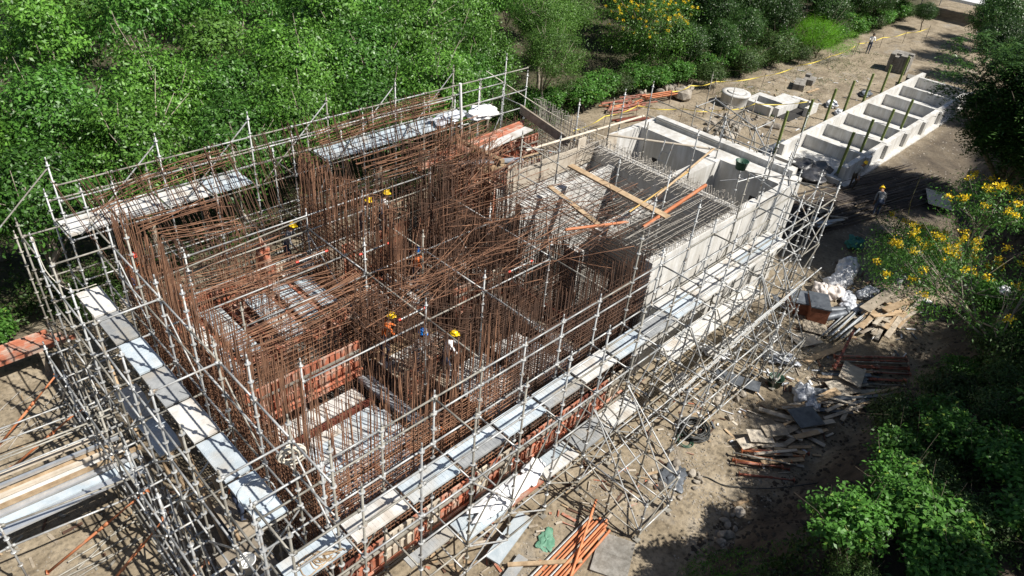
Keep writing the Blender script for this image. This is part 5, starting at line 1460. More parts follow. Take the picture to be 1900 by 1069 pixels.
for i in range(26):
    a = (-2.6 + random.uniform(-1.2, 2.2), 12.7 + random.uniform(-1.0, 1.0)); an = random.uniform(-.6, .9)
    o = rod('loose_bar', (a[0], a[1], .04 + .02 * (i % 3)), (a[0] + 1.3 * math.cos(an), a[1] + 1.3 * math.sin(an), .06 + .02 * (i % 3)), .014, 'rebar_grey', None, 5)
    tag(o, 'thin bar scattered on the ground in front of the red channels', 'rebar', 'thin bars scattered at the left')

# orange pipes at the far edge
for i in range(20):
    x, y = 34.6 + random.uniform(-.6, 2.2), 18.4 + random.uniform(-.9, 1.0)
    a = random.gauss(-.15, .3)
    o = rod('store_pipe', (x - 1.1 * math.cos(a), y - 1.1 * math.sin(a), .1 + .08 * (i % 4)), (x + 1.1 * math.cos(a), y + 1.1 * math.sin(a), .14 + .08 * (i % 4)), .05, 'red_pipe' if i % 4 else 'orange_pipe', None, 7)
    tag(o, 'dusty red pipe in the loose heap at the edge of the woods', 'pipe', 'red pipes at the wood edge')
for i in range(9):
    o = rod('store_pipe', (37.0, 18.75 - .09 * i, .35 + .07 * (i % 3)), (39.7, 18.1 - .09 * i, .36 + .07 * (i % 3)), .045, 'orange_pipe', None, 7)
    tag(o, 'bright orange pipe in the neat bundle beside the big boulder', 'pipe', 'orange pipes by the boulder')
for i in range(4):
    plank((32.6 + .2 * i, 17.6 - .2 * i, .08), (34.6 + .2 * i, 17.0 - .25 * i, .1), .16, .05, 'maroon', 'reddish plank on the ground below the pipe heap', 'planks below the pipe heap')
rock(40.3, 17.3, .85, 'big pale boulder at the end of the orange pipe bundle', None)
for i in range(46):
    rock(37.2 + random.uniform(-1.2, 4.8), 13.0 + random.gauss(0, .9) - .15 * i / 10, random.uniform(.14, .36), 'pale broken rock in the rubble strip behind the tank', 'rocks in the rubble strip')
for i in range(12):
    rock(38 + random.uniform(0, 4), 18.2 + random.uniform(-.4, 1.4), random.uniform(.2, .5), 'grey rock heaped along the edge of the woods', 'rocks along the wood edge')
for i in range(20):
    rock(11.6 + random.uniform(-1.6, 1.2), -1.8 + random.uniform(-.7, .5), random.uniform(.07, .18), 'small stone on the dirt by the outrigger foot', 'stones by the outrigger')
for i in range(12):
    rock(11.0 + random.uniform(-.5, 1), -3.8 + random.uniform(-.3, .3), random.uniform(.1, .22), 'stone fallen at the foot of the dark bank', 'stones at the bank foot')
for i in range(22):
    rock(16.2 + random.gauss(0, .5), -1.0 + random.gauss(0, .35), random.uniform(.07, .17), 'grey rubble lump below the bluish steel panel', 'rubble by the steel panel')
# gravel
def gravel(label, n, xr, yr, smin, smax, m='rock', bank=False):
    x = rng.uniform(*xr, n); y = rng.uniform(*yr, n)
    if bank: y = np.interp(x, BX, BY) - rng.uniform(-.5, 3.4, n)
    k = wav(x, y, .6, 9) + rng.normal(0, .4, n) > 0
    x, y = x[k], y[k]; n = len(x)
    z = height(x, y)
    s = rng.uniform(smin, smax, n) * rng.uniform(.5, 1.2, n)
    base = np.array([[1, 0, 0], [0, 1, 0], [-1, 0, 0], [0, -1, 0], [0, 0, .8]], float)
    th = rng.uniform(0, 6, n)
    c, sn = np.cos(th), np.sin(th)
    V = np.zeros((n, 5, 3))
    V[:, :, 0] = base[None, :, 0] * c[:, None] - base[None, :, 1] * sn[:, None]
    V[:, :, 1] = base[None, :, 0] * sn[:, None] + base[None, :, 1] * c[:, None]
    V[:, :, 2] = base[None, :, 2]
    V = V * s[:, None, None] * rng.uniform(.6, 1.2, (n, 5, 1))
    V += np.stack([x, y, z], 1)[:, None]
    i = np.arange(n)[:, None] * 5
    q = np.concatenate([i + np.array([[0, 1, 4]]), i + np.array([[1, 2, 4]]), i + np.array([[2, 3, 4]]), i + np.array([[3, 0, 4]])])
    o = put(bpy.data.objects.new('gravel', np_mesh('gravel', V.reshape(-1, 3), q, m)))
    tag(o, label, 'gravel', None, 'stuff')
gravel('pebbles and crumbs of soil strewn on the dirt path', 15000, (5, 24), (-4.3, -0.2), .012, .05)
gravel('dark clods of soil over the face of the bank', 16000, (5, 40), (0, 1), .025, .1, 'clod', True)
gravel('pebbles strewn over the far end of the site', 9000, (24, 60), (-1, 17), .02, .07)
gravel('crumbs of soil on the ground at the left', 5000, (-6, 1), (3, 17), .012, .045)

def scraps(label, n, xr, yr, mats, lmin, lmax):
    mb = MB()
    for i in range(n):
        x, y = random.uniform(*xr), random.uniform(*yr)
        mb.cur = random.randrange(len(mats))
        mb.box((x, y, gz(x, y) + .03), (random.uniform(lmin, lmax), random.uniform(.02, .09), .02), random.uniform(0, 3.1))
    tag(mb.build('debris', mats), label, 'debris', None, 'stuff')
scraps('splinters and scraps strewn between the heaps in the yard', 420, (14, 28.5), (-4.4, .6), ['timber_grey', 'ply', 'timber', 'darkmetal', 'sack', 'rust'], .06, .5)
scraps('splinters and scraps under the front scaffold', 260, (1, 15), (-1.6, 1.6), ['timber_grey', 'ply', 'timber', 'rust', 'orange'], .06, .45)
scraps('splinters and scraps on the ground at the left', 160, (-5.5, .6), (3, 14), ['timber_grey', 'timber', 'rust', 'galv_old'], .06, .5)
scraps('splinters and scraps over the far end of the site', 220, (25, 58), (9.5, 16), ['timber_grey', 'ply', 'timber', 'sack', 'darkmetal'], .1, .6)
# block stacks
def block_stack(x, y, rz, nx, ny, nz, s, label):
    t = thing('block_stack', label, 'block stack', (x, y, 0))
    me = MB().box((0, 0, 0), (s[0] - .015, s[1] - .015, s[2] - .012)).mesh('block', 'concrete_dark')
    for k in range(nz):
        for i in range(nx):
            for j in range(ny):
                if k == nz - 1 and random.random() < .15: continue
                q = Matrix.Rotation(rz, 3, 'Z') @ Vector(((i - nx / 2 + .5) * s[0] + random.uniform(-.015, .015), (j - ny / 2 + .5) * s[1] + random.uniform(-.015, .015), 0))
                inst('block', me, t, (x + q.x, y + q.y, .08 + s[2] * (k + .5)), rz + random.uniform(-.02, .02))
    MB().box((0, 0, 0), (nx * s[0], ny * s[1], .08)).build('pallet', 'timber_grey', t, False, Matrix.Translation((x, y, .04)) @ Matrix.Rotation(rz, 4, 'Z'))
block_stack(62.4, 10.7, 0.15, 3, 4, 8, (.6, .4, .17), 'tall dark stack of blocks on the dirt near the far visitor')
block_stack(59.2, 8.3, 0.3, 2, 3, 4, (.6, .4, .17), 'smaller stack of blocks beside the right-hand dark tree')
block_stack(50.4, 13.6, 0.35, 3, 2, 2, (.6, .4, .19), 'low pile of pale blocks on the dirt, the nearer of two')
block_stack(52.0, 13.6, 0.2, 2, 2, 3, (.6, .4, .19), 'low pile of pale blocks on the dirt, the farther of two')
plank((49.8, 12.6, .06), (51.4, 12.5, .06), .2, .05, 'timber', 'tan plank on the ground below the pale block piles', None)

# tape fence
def tape(label, pts, z=0.95):
    t = thing('tape_fence', label, 'tape fence', (pts[0][0], pts[0][1], 0))
    for i, (x, y) in enumerate(pts):
        g = gz(x, y)
        rod('stake', (x, y, g - .1), (x + random.uniform(-.08, .08), y + random.uniform(-.08, .08), g + z + .25), .028, 'timber_grey', t, 6)
    for i in range(len(pts) - 1):
        a, b = Vector((*pts[i], gz(*pts[i]) + z)), Vector((*pts[i + 1], gz(*pts[i + 1]) + z))
        mb = MB()
        n = 10
        for k in range(n + 1):
            f = k / n
            p = a.lerp(b, f); p.z -= .14 * math.sin(f * math.pi)
            tw = 0.4 * math.sin(f * 9 + i)
            for s_ in (-1, 1):
                mb.v.append((p.x + .02 * s_ * math.sin(tw), p.y + .045 * s_ * math.sin(tw), p.z + .03 * s_ * math.cos(tw)))
        for k in range(n):
            mb.f.append((2 * k, 2 * k + 1, 2 * k + 3, 2 * k + 2)); mb.m.append(0)
        mb.build('tape', 'tape', t)
tape('yellow warning tape strung on stakes along the rubble and pipes', [(27.5, 16.6), (31.0, 17.0), (34.2, 16.9), (36.3, 14.9), (38.6, 13.2), (41.5, 12.6), (45.2, 10.6)])
tape('yellow warning tape climbing along the wood edge to the far visitor', [(38.4, 17.2), (40.6, 17.1), (43.0, 16.6), (47.5, 15.2), (52.5, 14.9), (57.5, 14.6), (62.5, 14.7)])
tape('yellow warning tape beyond the far visitor', [(63.6, 14.9), (68, 14.4), (72, 13.8), (76.5, 13.2)])
tape('yellow warning tape low on the shaded ground by the dark tree', [(34.2, -0.4), (37.2, 0.5), (40.5, 1.2)], .5)
tape('yellow tape tied round stakes at the far corner of the woods', [(-1.6, 17.2), (-4.5, 17.4), (-8, 17.2)], 1.0)
rs = sheet((39.0, -0.4, gz(39, -0.4) + .25), 2.6, 1.2, 0.35, .05, .08, 'beige', 'dusty pink sheet lying under the dark tree')

# tent far away
tn = thing('tent', 'white peaked canopy tent behind the trees at the top right', 'tent', (90, 14.4, 0))
tm = MB()
tm.v += [(86.5, 11.0, 2.3), (93.5, 11.0, 2.3), (93.5, 17.6, 2.3), (86.5, 17.6, 2.3), (89.4, 14.0, 4.1), (90.6, 14.0, 4.1), (90.6, 14.6, 4.1), (89.4, 14.6, 4.1)]
tm.f += [(0, 1, 5, 4), (1, 2, 6, 5), (2, 3, 7, 6), (3, 0, 4, 7), (4, 5, 6, 7)]; tm.m += [0] * 5
tm.build('canopy', 'white', tn)
for a, b in ((86.5, 11.0), (93.5, 11.0), (93.5, 17.6), (86.5, 17.6)):
    rod('pole', (a, b, 0), (a, b, 2.4), .05, 'galv', tn)
vm = MB()
for (a, b, c, d) in ((86.5, 11, 93.5, 11), (93.5, 11, 93.5, 17.6), (93.5, 17.6, 86.5, 17.6), (86.5, 17.6, 86.5, 11)):
    vm.beam((a, b, 2.15), (c, d, 2.15), .03, .3)
vm.build('valance', 'white', tn)

# ------------------------------------------------------------------ people
def person(label, loc, rz, shirt, trous, hat=None, bend=0.0, squat=0.0, arms=((-.1, .25), (.1, .25)), s=1.0, harness=False):
    """bend: torso pitch forward; squat 0..1; arms: (swing forward, elbow) for left and right"""
    V, E, Rr, tg = [], [], [], []
    def add(p, r, t, par=None):
        V.append(Vector(p)); Rr.append(r); tg.append(t)
        if par is not None: E.append((par, len(V) - 1))
        return len(V) - 1
    hip_z = 0.93 - 0.5 * squat
    hip_y = -0.22 * squat - .1 * math.sin(bend)
    pel = add((0, hip_y, hip_z), .135, 'T')
    Rb = Matrix.Rotation(-bend, 3, 'X')
    def up(x, y, z):
        return Vector((0, hip_y, hip_z)) + Rb @ Vector((x, y, z))
    sp = add(up(0, 0, .2), .13, 'S', pel)
    chs = add(up(0, .01, .44), .15, 'S', sp)
    nk = add(up(0, .02, .58), .055, 'K', chs)
    hd = add(up(0, .045, .68), .088, 'K', nk)
    tp = add(up(0, .05, .79), .085, 'K', hd)
    add(up(0, .145, .70), .018, 'K', hd)
    for k, sd in enumerate((-1, 1)):
        sw, el = arms[k]
        sh = add(up(sd * .19, 0, .50), .062, 'S', chs)
        ra = Matrix.Rotation(sw, 3, 'X')
        e0 = V[sh] + Rb @ (ra @ Vector((sd * .05, 0, -.29)))
        eb = add(e0, .046, 'S', sh)
        rf = Matrix.Rotation(sw + el, 3, 'X')
        w0 = e0 + Rb @ (rf @ Vector((0, 0.0, -.25)))
        wr = add(w0, .03, 'K', eb)
        dr = (w0 - e0).normalized()
        pm = add(w0 + dr * .07, .034, 'K', wr)
        a_ = Vector((1, 0, 0))
        for j, (ox, ln) in enumerate(((-.032, .07), (-.011, .085), (.011, .08), (.032, .06))):
            f1 = add(V[pm] + a_ * ox + dr * .035, .0095, 'K', pm)
            add(V[f1] + dr * ln * .9 + Vector((0, .012, 0)), .008, 'K', f1)
        th = add(V[wr] + a_ * (-sd * .045) + dr * .05, .011, 'K', wr)
        add(V[th] + dr * .04 + a_ * (-sd * .012), .009, 'K', th)
        hp = add((sd * .1, hip_y, hip_z - .05), .095, 'T', pel)
        st = (.10 if sd > 0 else -.06) * (1 - squat)
        kn = add((sd * (.12 + .1 * squat), hip_y * .2 + st + .38 * squat, .5 - .02 * squat), .066, 'T', hp)
        an = add((sd * .12, st * .6 + hip_y * .2 - .02, .09), .042, 'T', kn)
        hl = add((sd * .12, st * .6 + hip_y * .2 - .02, .045), .042, 'B', an)
        add((sd * .13, st * .6 + hip_y * .2 + .17, .035), .036, 'B', hl)
    me = bpy.data.meshes.new('person_skeleton')
    me.from_pydata([tuple(v) for v in V], E, [])
    tmp = bpy.data.objects.new('person_skeleton', me)
    COL.objects.link(tmp)
    tmp.modifiers.new('skin', 'SKIN')
    for i, d in enumerate(me.skin_vertices[0].data):
        d.radius = (Rr[i], Rr[i] * (0.78 if tg[i] in 'ST' and Rr[i] > .1 else 1.0))
        d.use_root = (i == 0)
    sb = tmp.modifiers.new('sub', 'SUBSURF'); sb.levels = sb.render_levels = 1
    dg = bpy.context.evaluated_depsgraph_get()
    bm_ = bpy.data.meshes.new_from_object(tmp.evaluated_get(dg))
    bpy.data.objects.remove(tmp)
    bm_.name = 'person'
    bm_.materials.clear()
    mm_ = {'S': shirt, 'T': trous, 'K': 'skin', 'B': 'boots'}
    order = ['S', 'T', 'K', 'B']
    for t in order: bm_.materials.append(MT[mm_[t]])
    for p in bm_.polygons:
        c = p.center
        j = min(range(len(V)), key=lambda i: (V[i] - c).length - Rr[i] * .6)
        p.material_index = order.index(tg[j]); p.use_smooth = True
    W = Matrix.Translation(loc) @ Matrix.Rotation(rz, 4, 'Z') @ Matrix.Diagonal((s, s, s, 1))
    body = put(bpy.data.objects.new('person', bm_), None, W)
    tag(body, label, 'person', 'people on the building site')
    Hm = W @ Matrix.Translation(V[tp]) @ Rb.to_4x4()
    if hat:
        mb = MB().lathe((0, 0, -.01), [(.138, -.012), (.14, 0), (.118, .012), (.114, .05), (.096, .09), (.058, .116), (0, .124)], 16)
        mb.box((0, .135, -.008), (.15, .08, .012))
        mb.box((0, 0, .118), (.02, .2, .03))
        mb.build('hard_hat', hat, body, True, Hm)
    else:
        MB().lathe((0, -.012, -.06), [(.098, -.05), (.105, .0), (.1, .06), (.07, .105), (0, .125)], 14).build('hair', 'hair', body, True, Hm)
    for sd in (-1, 1):
        MB().lathe((sd * .034, .085, -.075), [(0, -.012), (.011, -.006), (.011, .006), (0, .012)], 8).build('eye', 'hair', body, True, Hm)
        MB().lathe((sd * .092, .0, -.09), [(0, -.03), (.014, -.012), (.014, .012), (0, .03)], 8).build('ear', 'skin', body, True, Hm)
    MB().box((0, .088, -.15), (.045, .012, .01)).build('mouth', 'brick', body, True, Hm)
    if harness:
        for sd in (-1, 1):
            MB().tube([tuple(up(sd * .1, .15, .06)), tuple(up(sd * .11, .165, .3)), tuple(up(sd * .12, .07, .56)), tuple(up(sd * .1, -.14, .35)), tuple(up(sd * .08, -.14, .06))], .022, 5).build('harness', 'orange_cloth', body, True, W)
    return body
W_ = MT
person('visitor in white shirt and dark trousers on the far path by the tape', (65.2, 14.4, gz(65.2, 14.4)), 2.2, 'white', 'jeans', None, 0.05, 0, ((.5, 1.2), (.6, 1.3)))
person('worker in grey with a yellow helmet crouching beside the timber heap', (27.5, -2.35, gz(27.5, -2.35)), -1.3, 'grey_cloth', 'grey_cloth', 'hat_yellow', .75, .55, ((.9, .3), (.8, .4)))
person('worker with yellow helmet walking in shade by the black tarpaulin', (36.6, 3.5, 0), -2.4, 'grey_cloth', 'boots', 'hat_yellow', .35, .1, ((.4, .3), (.2, .3)))
person('worker in grey shirt bending at the edge of the flowering bush', (34.6, 1.3, 0), -1.0, 'grey_cloth', 'jeans', 'hat_yellow', .85, .15, ((.5, .2), (.6, .2)))
person('worker with yellow helmet behind the middle rebar wall, left of a pair', (9.75, 11.9, 2.6), -2.3, 'grey_cloth', 'jeans', 'hat_yellow', .3, 0, ((.7, .5), (.6, .5)))
person('worker in white with yellow helmet at the back wall, right of a pair', (10.6, 11.85, 2.6), -2.0, 'white', 'jeans', 'hat_yellow', .2, 0, ((.8, .6), (.7, .5)))
person('worker with yellow helmet at the back wall beside the orange cloth', (6.7, 11.95, 2.6), -2.2, 'grey_cloth', 'jeans', 'hat_yellow', .3, 0, ((.8, .5), (.4, .5)))
person('worker with yellow helmet in the pit beside the white jacket', (6.75, 6.5, 1.95), -2.0, 'orange_cloth', 'jeans', 'hat_yellow', .25, 0, ((.8, .5), (.7, .5)))
person('worker with blue helmet in the pit among the bars', (7.1, 5.35, 1.95), -2.6, 'grey_cloth', 'jeans', 'hat_blue', .2, 0, ((.8, .6), (.7, .5)))
person('worker with yellow helmet in the pit, nearest the white decks', (7.75, 4.75, 1.9), -2.2, 'white', 'jeans', 'hat_yellow', .25, 0, ((.8, .5), (.7, .5)))
person('worker with blue helmet and orange vest in the middle chamber', (9.75, 8.75, 2.0), -2.4, 'orange_cloth', 'jeans', 'hat_blue', .15, 0, ((.8, .5), (.7, .5)))
person('worker with white helmet bending below the front walkway', (6.1, 3.0, 1.0), 2.0, 'orange_cloth', 'jeans', 'hat_white', .6, .2, ((.6, .3), (.6, .3)))
person('worker with orange harness under the left walkway', (0.75, 4.4, 1.45), -2.2, 'grey_cloth', 'jeans', 'hat_white', .25, 0, ((.8, .5), (.7, .4)), 1, True)
person('worker in orange and blue at the far left corner of the cages', (1.95, 12.95, 2.7), -2.0, 'orange_cloth', 'blue_cloth', 'red_hat', .2, 0, ((.8, .5), (.7, .5)), 1, True)
for x0, x1, y0, y1, z, lb in ((.35, 1.1, 3.7, 5.1, 1.43, 'dark plank under the worker inside the left scaffold'), (1.5, 2.6, 12.72, 13.4, 2.68, 'plank under the worker at the far left corner'), (5.6, 6.9, 2.4, 3.6, .98, 'plank under the worker with white helmet'), (7.4, 8.3, 4.4, 5.2, 1.88, 'plank under the worker nearest the white decks')):
    tag(MB().bx(x0, x1, y0, y1, z - .05, z).build('plank', 'timber_grey'), lb, 'plank')
blob('orange_cloth', (5.7, 11.75, 3.0), (.16, .26, 1.2), 'orange', 'bright orange cloth draped in the back rebar', 'cloth', .3, 70, .18)

# ------------------------------------------------------------------ vegetation
def leaf_mesh(name, cen, out, size, asp, m, r, up=0.3, outw=0.95, rnd=0.5, droop=0.2, mi=None):
    """one diamond leaf (two triangles) at each centre"""
    n = len(cen)
    nrm = np.array([0, 0, 1.0])[None] * up + out * outw + r.normal(0, 1, (n, 3)) * rnd
    nrm /= np.linalg.norm(nrm, axis=1, keepdims=True) + 1e-9
    t = r.normal(0, 1, (n, 3)) + out * 0.8 - np.array([0, 0, 1.0]) * droop
    t -= nrm * (t * nrm).sum(1, keepdims=True)
    t /= np.linalg.norm(t, axis=1, keepdims=True) + 1e-9
    b = np.cross(nrm, t)
    L = (size * r.uniform(.6, 1.35, n))[:, None]
    w = L * asp
    V = np.stack([cen - t * L * .5, cen + b * w * .5 + nrm * w * .18 - t * L * .04, cen + t * L * .5 - nrm * L * .08, cen - b * w * .5 + nrm * w * .18 - t * L * .04], 1)
    q = np.arange(n * 4).reshape(n, 4)
    return V.reshape(-1, 3), q

def clump_points(r, nc, per, rad, cen, spread, shell=0.62, lobes=5, low=-0.55, k0=.72, k1=.42):
    """leaf centres grouped in clumps through an uneven crown"""
    d = r.normal(0, 1, (nc * 3, 3))
    d /= np.linalg.norm(d, axis=1, keepdims=True)
    d = d[d[:, 2] > low][:nc]
    ld = r.normal(0, 1, (lobes, 3)); ld /= np.linalg.norm(ld, axis=1, keepdims=True)
    ld[:, 2] = (np.abs(ld[:, 2]) if k1 < .5 else ld[:, 2]) * .7
    k = k0 + k1 * np.max(np.clip(d @ ld.T, 0, 1) ** (3 if k1 < .5 else 7), axis=1)
    rr = (shell + (1 - shell) * r.random(len(d)) ** .7) * k
    inner = r.random(len(d)) < .18
    rr[inner] *= r.uniform(.4, .9, inner.sum())
    c = d * rr[:, None] * np.array(rad)[None]
    cl = np.repeat(np.arange(len(d)), per)
    off = r.normal(0, 1, (len(cl), 3)) * spread * np.array([1, 1, .62])[None]
    off *= (0.55 + 0.9 * r.random(len(d)))[cl][:, None]
    P = c[cl] + off + np.array(cen)[None]
    o = d[cl] * .6 + off / (np.linalg.norm(off, axis=1, keepdims=True) + 1e-6) * .5
    o /= np.linalg.norm(o, axis=1, keepdims=True) + 1e-9
    return P, o, c + np.array(cen)[None]

def trunk_mb(r, base, top, r0, clumps, nl=8, wob=.15):
    mb = MB()
    base, top = np.array(base, float), np.array(top, float)
    K = 6
    pts = [base + (top - base) * f + np.append(r.normal(0, wob, 2), 0) * (0 if i == 0 else 1) for i, f in enumerate(np.linspace(0, 1, K))]
    mb.tube([tuple(p) for p in pts], [r0 * (1.25 if i == 0 else 1 - .13 * i) for i in range(K)], 8)
    pick = clumps[r.choice(len(clumps), min(nl, len(clumps)), replace=False)]
    for c in pick:
        s = pts[r.integers(2, K)]
        mid = (s + c) / 2 + np.array([0, 0, -.1]) + r.normal(0, .15, 3)
        mb.tube([tuple(s), tuple(mid), tuple(c)], [r0 * .5, r0 * .33, r0 * .1], 6)
        for j in range(3):
            e = c + r.normal(0, .5, 3) + (c - base) / np.linalg.norm(c - base) * .35
            mb.tube([tuple(mid), tuple((mid + e) / 2 + r.normal(0, .08, 3)), tuple(e)], [r0 * .2, r0 * .13, r0 * .05], 4)
    return mb

def proto_tree(seed, H, rad, nc, per, spread, size, asp, lm, r0=.14, bark='bark', low=-.55, shell=.62, **kw):
    r = np.random.default_rng(seed)
    cen = (0, 0, H - rad[2] * .9)
    P, o, cl = clump_points(r, nc, per, rad, cen, spread, shell, 9, low, .56, .49)
    V, q = leaf_mesh('crown', P, o, size, asp, lm, r, **kw)
    return trunk_mb(r, (0, 0, -.2), (r.normal(0, .3), r.normal(0, .3), cen[2]), r0, cl, 9).mesh('trunk', bark, True), np_mesh('crown', V, q, lm)

def plant(name, label, cat, loc, pr, rz=0, s=1.0, group=None, sz=None):
    t = thing(name, label, cat, loc, group)
    inst('trunk', pr[0], t, loc, rz, (s, s, sz or s)); inst('crown', pr[1], t, loc, rz, (s, s, sz or s))
    return t

PR = [proto_tree(100 + i, (7.2, 6.2, 7.8, 6.6)[i], (2.7, 2.5, 2.4, 2.9), 1, 1, .1, .1, .4, 'leaf_a') if False else proto_tree(100 + i, (7.2, 6.2, 7.8, 6.6)[i], ((2.6, 2.5, 2.9), (2.5, 2.7, 2.4), (2.3, 2.4, 3.3), (2.8, 2.6, 2.6))[i], 155, 98, .31, .15, .48, 'leaf_a' if i % 2 else 'leaf_b', .14, 'bark_pale', -.6, .5) for i in range(4)]
PR_AC = proto_tree(120, 6.3, (2.7, 2.7, 2.3), 240, 75, .3, .12, .34, 'leaf_c', .13, 'bark_pale', -.6, .45)
PR_DK = proto_tree(121, 7.0, (3.0, 3.0, 3.1), 360, 50, .28, .17, .45, 'leaf_dark', .14, 'bark', -.8, .5)

# trees one can tell apart along the edge
edge = [(-2.2, 19.6, 0, .98), (1.2, 18.6, 1, 1.0), (4.6, 18.9, 2, .96), (8.2, 18.4, 3, 1.0), (11.6, 18.8, 0, .97), (15.0, 18.6, 1, .98), (18.6, 18.2, 2, .95), (21.6, 19.4, 3, .92), (-5.6, 18.8, 2, 1.0), (24.6, 20.8, 0, .9)]
for i, (x, y, k, s) in enumerate(edge):
    plant('leafy_tree', 'leafy green tree in the front row of the wood behind the back scaffold', 'tree', (x, y, gz(x, y)), PR[k], random.uniform(0, 6), s, 'trees in the front row of the wood')
row2 = [(-4, 23.2), (0, 22.6), (3.4, 22.8), (7.0, 22.4), (10.4, 22.9), (13.8, 22.5), (17.4, 22.6), (20.8, 23.2), (24.0, 24.6), (27.6, 26.2)]
for i, (x, y) in enumerate(row2):
    plant('leafy_tree', 'leafy green tree in the second row of the wood', 'tree', (x, y, gz(x, y)), PR[(i * 3 + 1) % 4], random.uniform(0, 6), random.uniform(1.02, 1.16), 'trees in the second row of the wood')
plant('acacia_tree', 'thin feathery tree with pale trunk right of the back scaffold', 'tree', (29.3, 20.6, 0), PR_AC, .6, .95)
plant('acacia_tree', 'feathery pale green tree behind the thin one', 'tree', (32.4, 24.0, 0), PR_AC, 2.6, 1.1)
plant('acacia_tree', 'feathery tree at the head of the pipe heap', 'tree', (36.6, 25.5, 0), PR_AC, 4.6, 1.05)
plant('dark_tree', 'dark leafy tree behind the yellow-flowered one', 'tree', (46.0, 25.6, 0), PR_DK, .3, 1.1)
plant('dark_tree', 'dark tree above the tape fence in shade', 'tree', (49.6, 22.4, 0), PR_DK, 1.3, 1.02)
plant('dark_tree', 'dark tree left of the bright green bush', 'tree', (54.5, 22.0, 0), PR_DK, 2.3, 1.05)
plant('dark_tree', 'dark tree behind the bright green bush', 'tree', (60.5, 22.0, 0), PR_DK, 3.3, 1.1)
plant('dark_tree', 'dark tree behind the far visitor', 'tree', (67.0, 21.0, 0), PR_DK, 4.3, 1.15)
plant('dark_tree', 'dark tree left of the white tent', 'tree', (77.0, 21.0, 0), PR_DK, 5.3, 1.2)
for i, (x, y) in enumerate(((44.2, 20.4), (47.6, 19.6), (51.4, 19.4), (57.6, 20.2), (63.8, 18.6), (70.4, 18.6), (74.0, 17.8), (80.5, 18.2))):
    plant('dark_tree', 'shady tree of the dark thicket behind the tape fence', 'tree', (x, y, 0), PR_DK, i * 1.7, (.62, .6, .66, .75, .7, .8, .75, .9)[i], 'trees of the dark thicket')
plant('dark_tree', 'dark tree beyond the tape at the top', 'tree', (85.0, 23.0, 0), PR_DK, 1.0, 1.25)

# yellow-flowered tree at the back
def flowered(seed, H, rad, nc, per, spread, size, asp, lm, nf, fs, r0=.12, bark='bark', low=-.5, ftop=0.0, base=None):
    r = np.random.default_rng(seed)
    cen = (0, 0, H - rad[2] * .9)
    P, o, cl = clump_points(r, nc, per, rad, cen, spread, .55, 6, low)
    V, q = leaf_mesh('crown', P, o, size, asp, lm, r)
    crown = np_mesh('crown', V, q, lm)
    tops = cl[(cl[:, 2] - cen[2]) > ftop * rad[2]]
    f = tops[r.choice(len(tops), min(nf, len(tops)), replace=False)]
    fc = np.repeat(f, 46, 0) + r.normal(0, fs, (len(f) * 46, 3)) * np.array([1, 1, .8]) + np.array([0, 0, spread * .9])
    V, q = leaf_mesh('flowers', fc, r.normal(0, .5, fc.shape), fs * .85, .8, 'flower', r)
    fl = np_mesh('flowers', V, q, 'flower')
    b = base or (0, 0, -.2)
    tr = trunk_mb(r, b, (r.normal(0, .2), r.normal(0, .2), cen[2] - .2), r0, cl, 14, .08).mesh('trunk', bark, True)
    return tr, crown, fl
def plant3(name, label, cat, loc, pr, rz=0.0, s=1.0):
    t = thing(name, label, cat, loc)
    for n, me in zip(('trunk', 'crown', 'flowers'), pr):
        o = inst(n, me, t, loc, rz, (s, s, s))
        if n == 'flowers': o['kind'] = 'stuff'
    return t
plant3('flowering_tree', 'green tree dotted with yellow flowers behind the pipe heap', 'tree', (41.5, 22.0, 0), flowered(140, 6.3, (3.7, 3.6, 3.3), 430, 44, .3, .15, .42, 'leaf_b', 90, .06, .12, 'bark', -.9))
# bush with big yellow blossom at the right
r_ = np.random.default_rng(5)
plant3('flowering_bush', 'tall loose bush covered in yellow blossom over the yard at right', 'bush', (21.9, -4.3, 0.0), flowered(141, 6.1, (3.3, 3.1, 1.6), 190, 40, .27, .11, .34, 'leaf_shrub', 40, .075, .075, 'bark_pale', -.6, .05, (-1.3, -4.0, 2.7)), 0.0)
plant3('flowering_bush', 'smaller yellow-flowered bush hanging behind the timber heap', 'bush', (28.6, -2.2, .1), flowered(142, 2.8, (2.8, 2.0, 1.2), 150, 40, .28, .12, .36, 'leaf_shrub', 20, .085, .05, 'bark_pale', -.5, .2), .9)
plant3('flowering_bush', 'yellow blossom sprays in front of the dark tree', 'bush', (28.4, -3.9, .8), flowered(143, 5.2, (2.0, 2.0, 1.3), 90, 36, .28, .12, .36, 'leaf_shrub', 16, .09, .05, 'bark_pale', -.5, .1), 1.9)

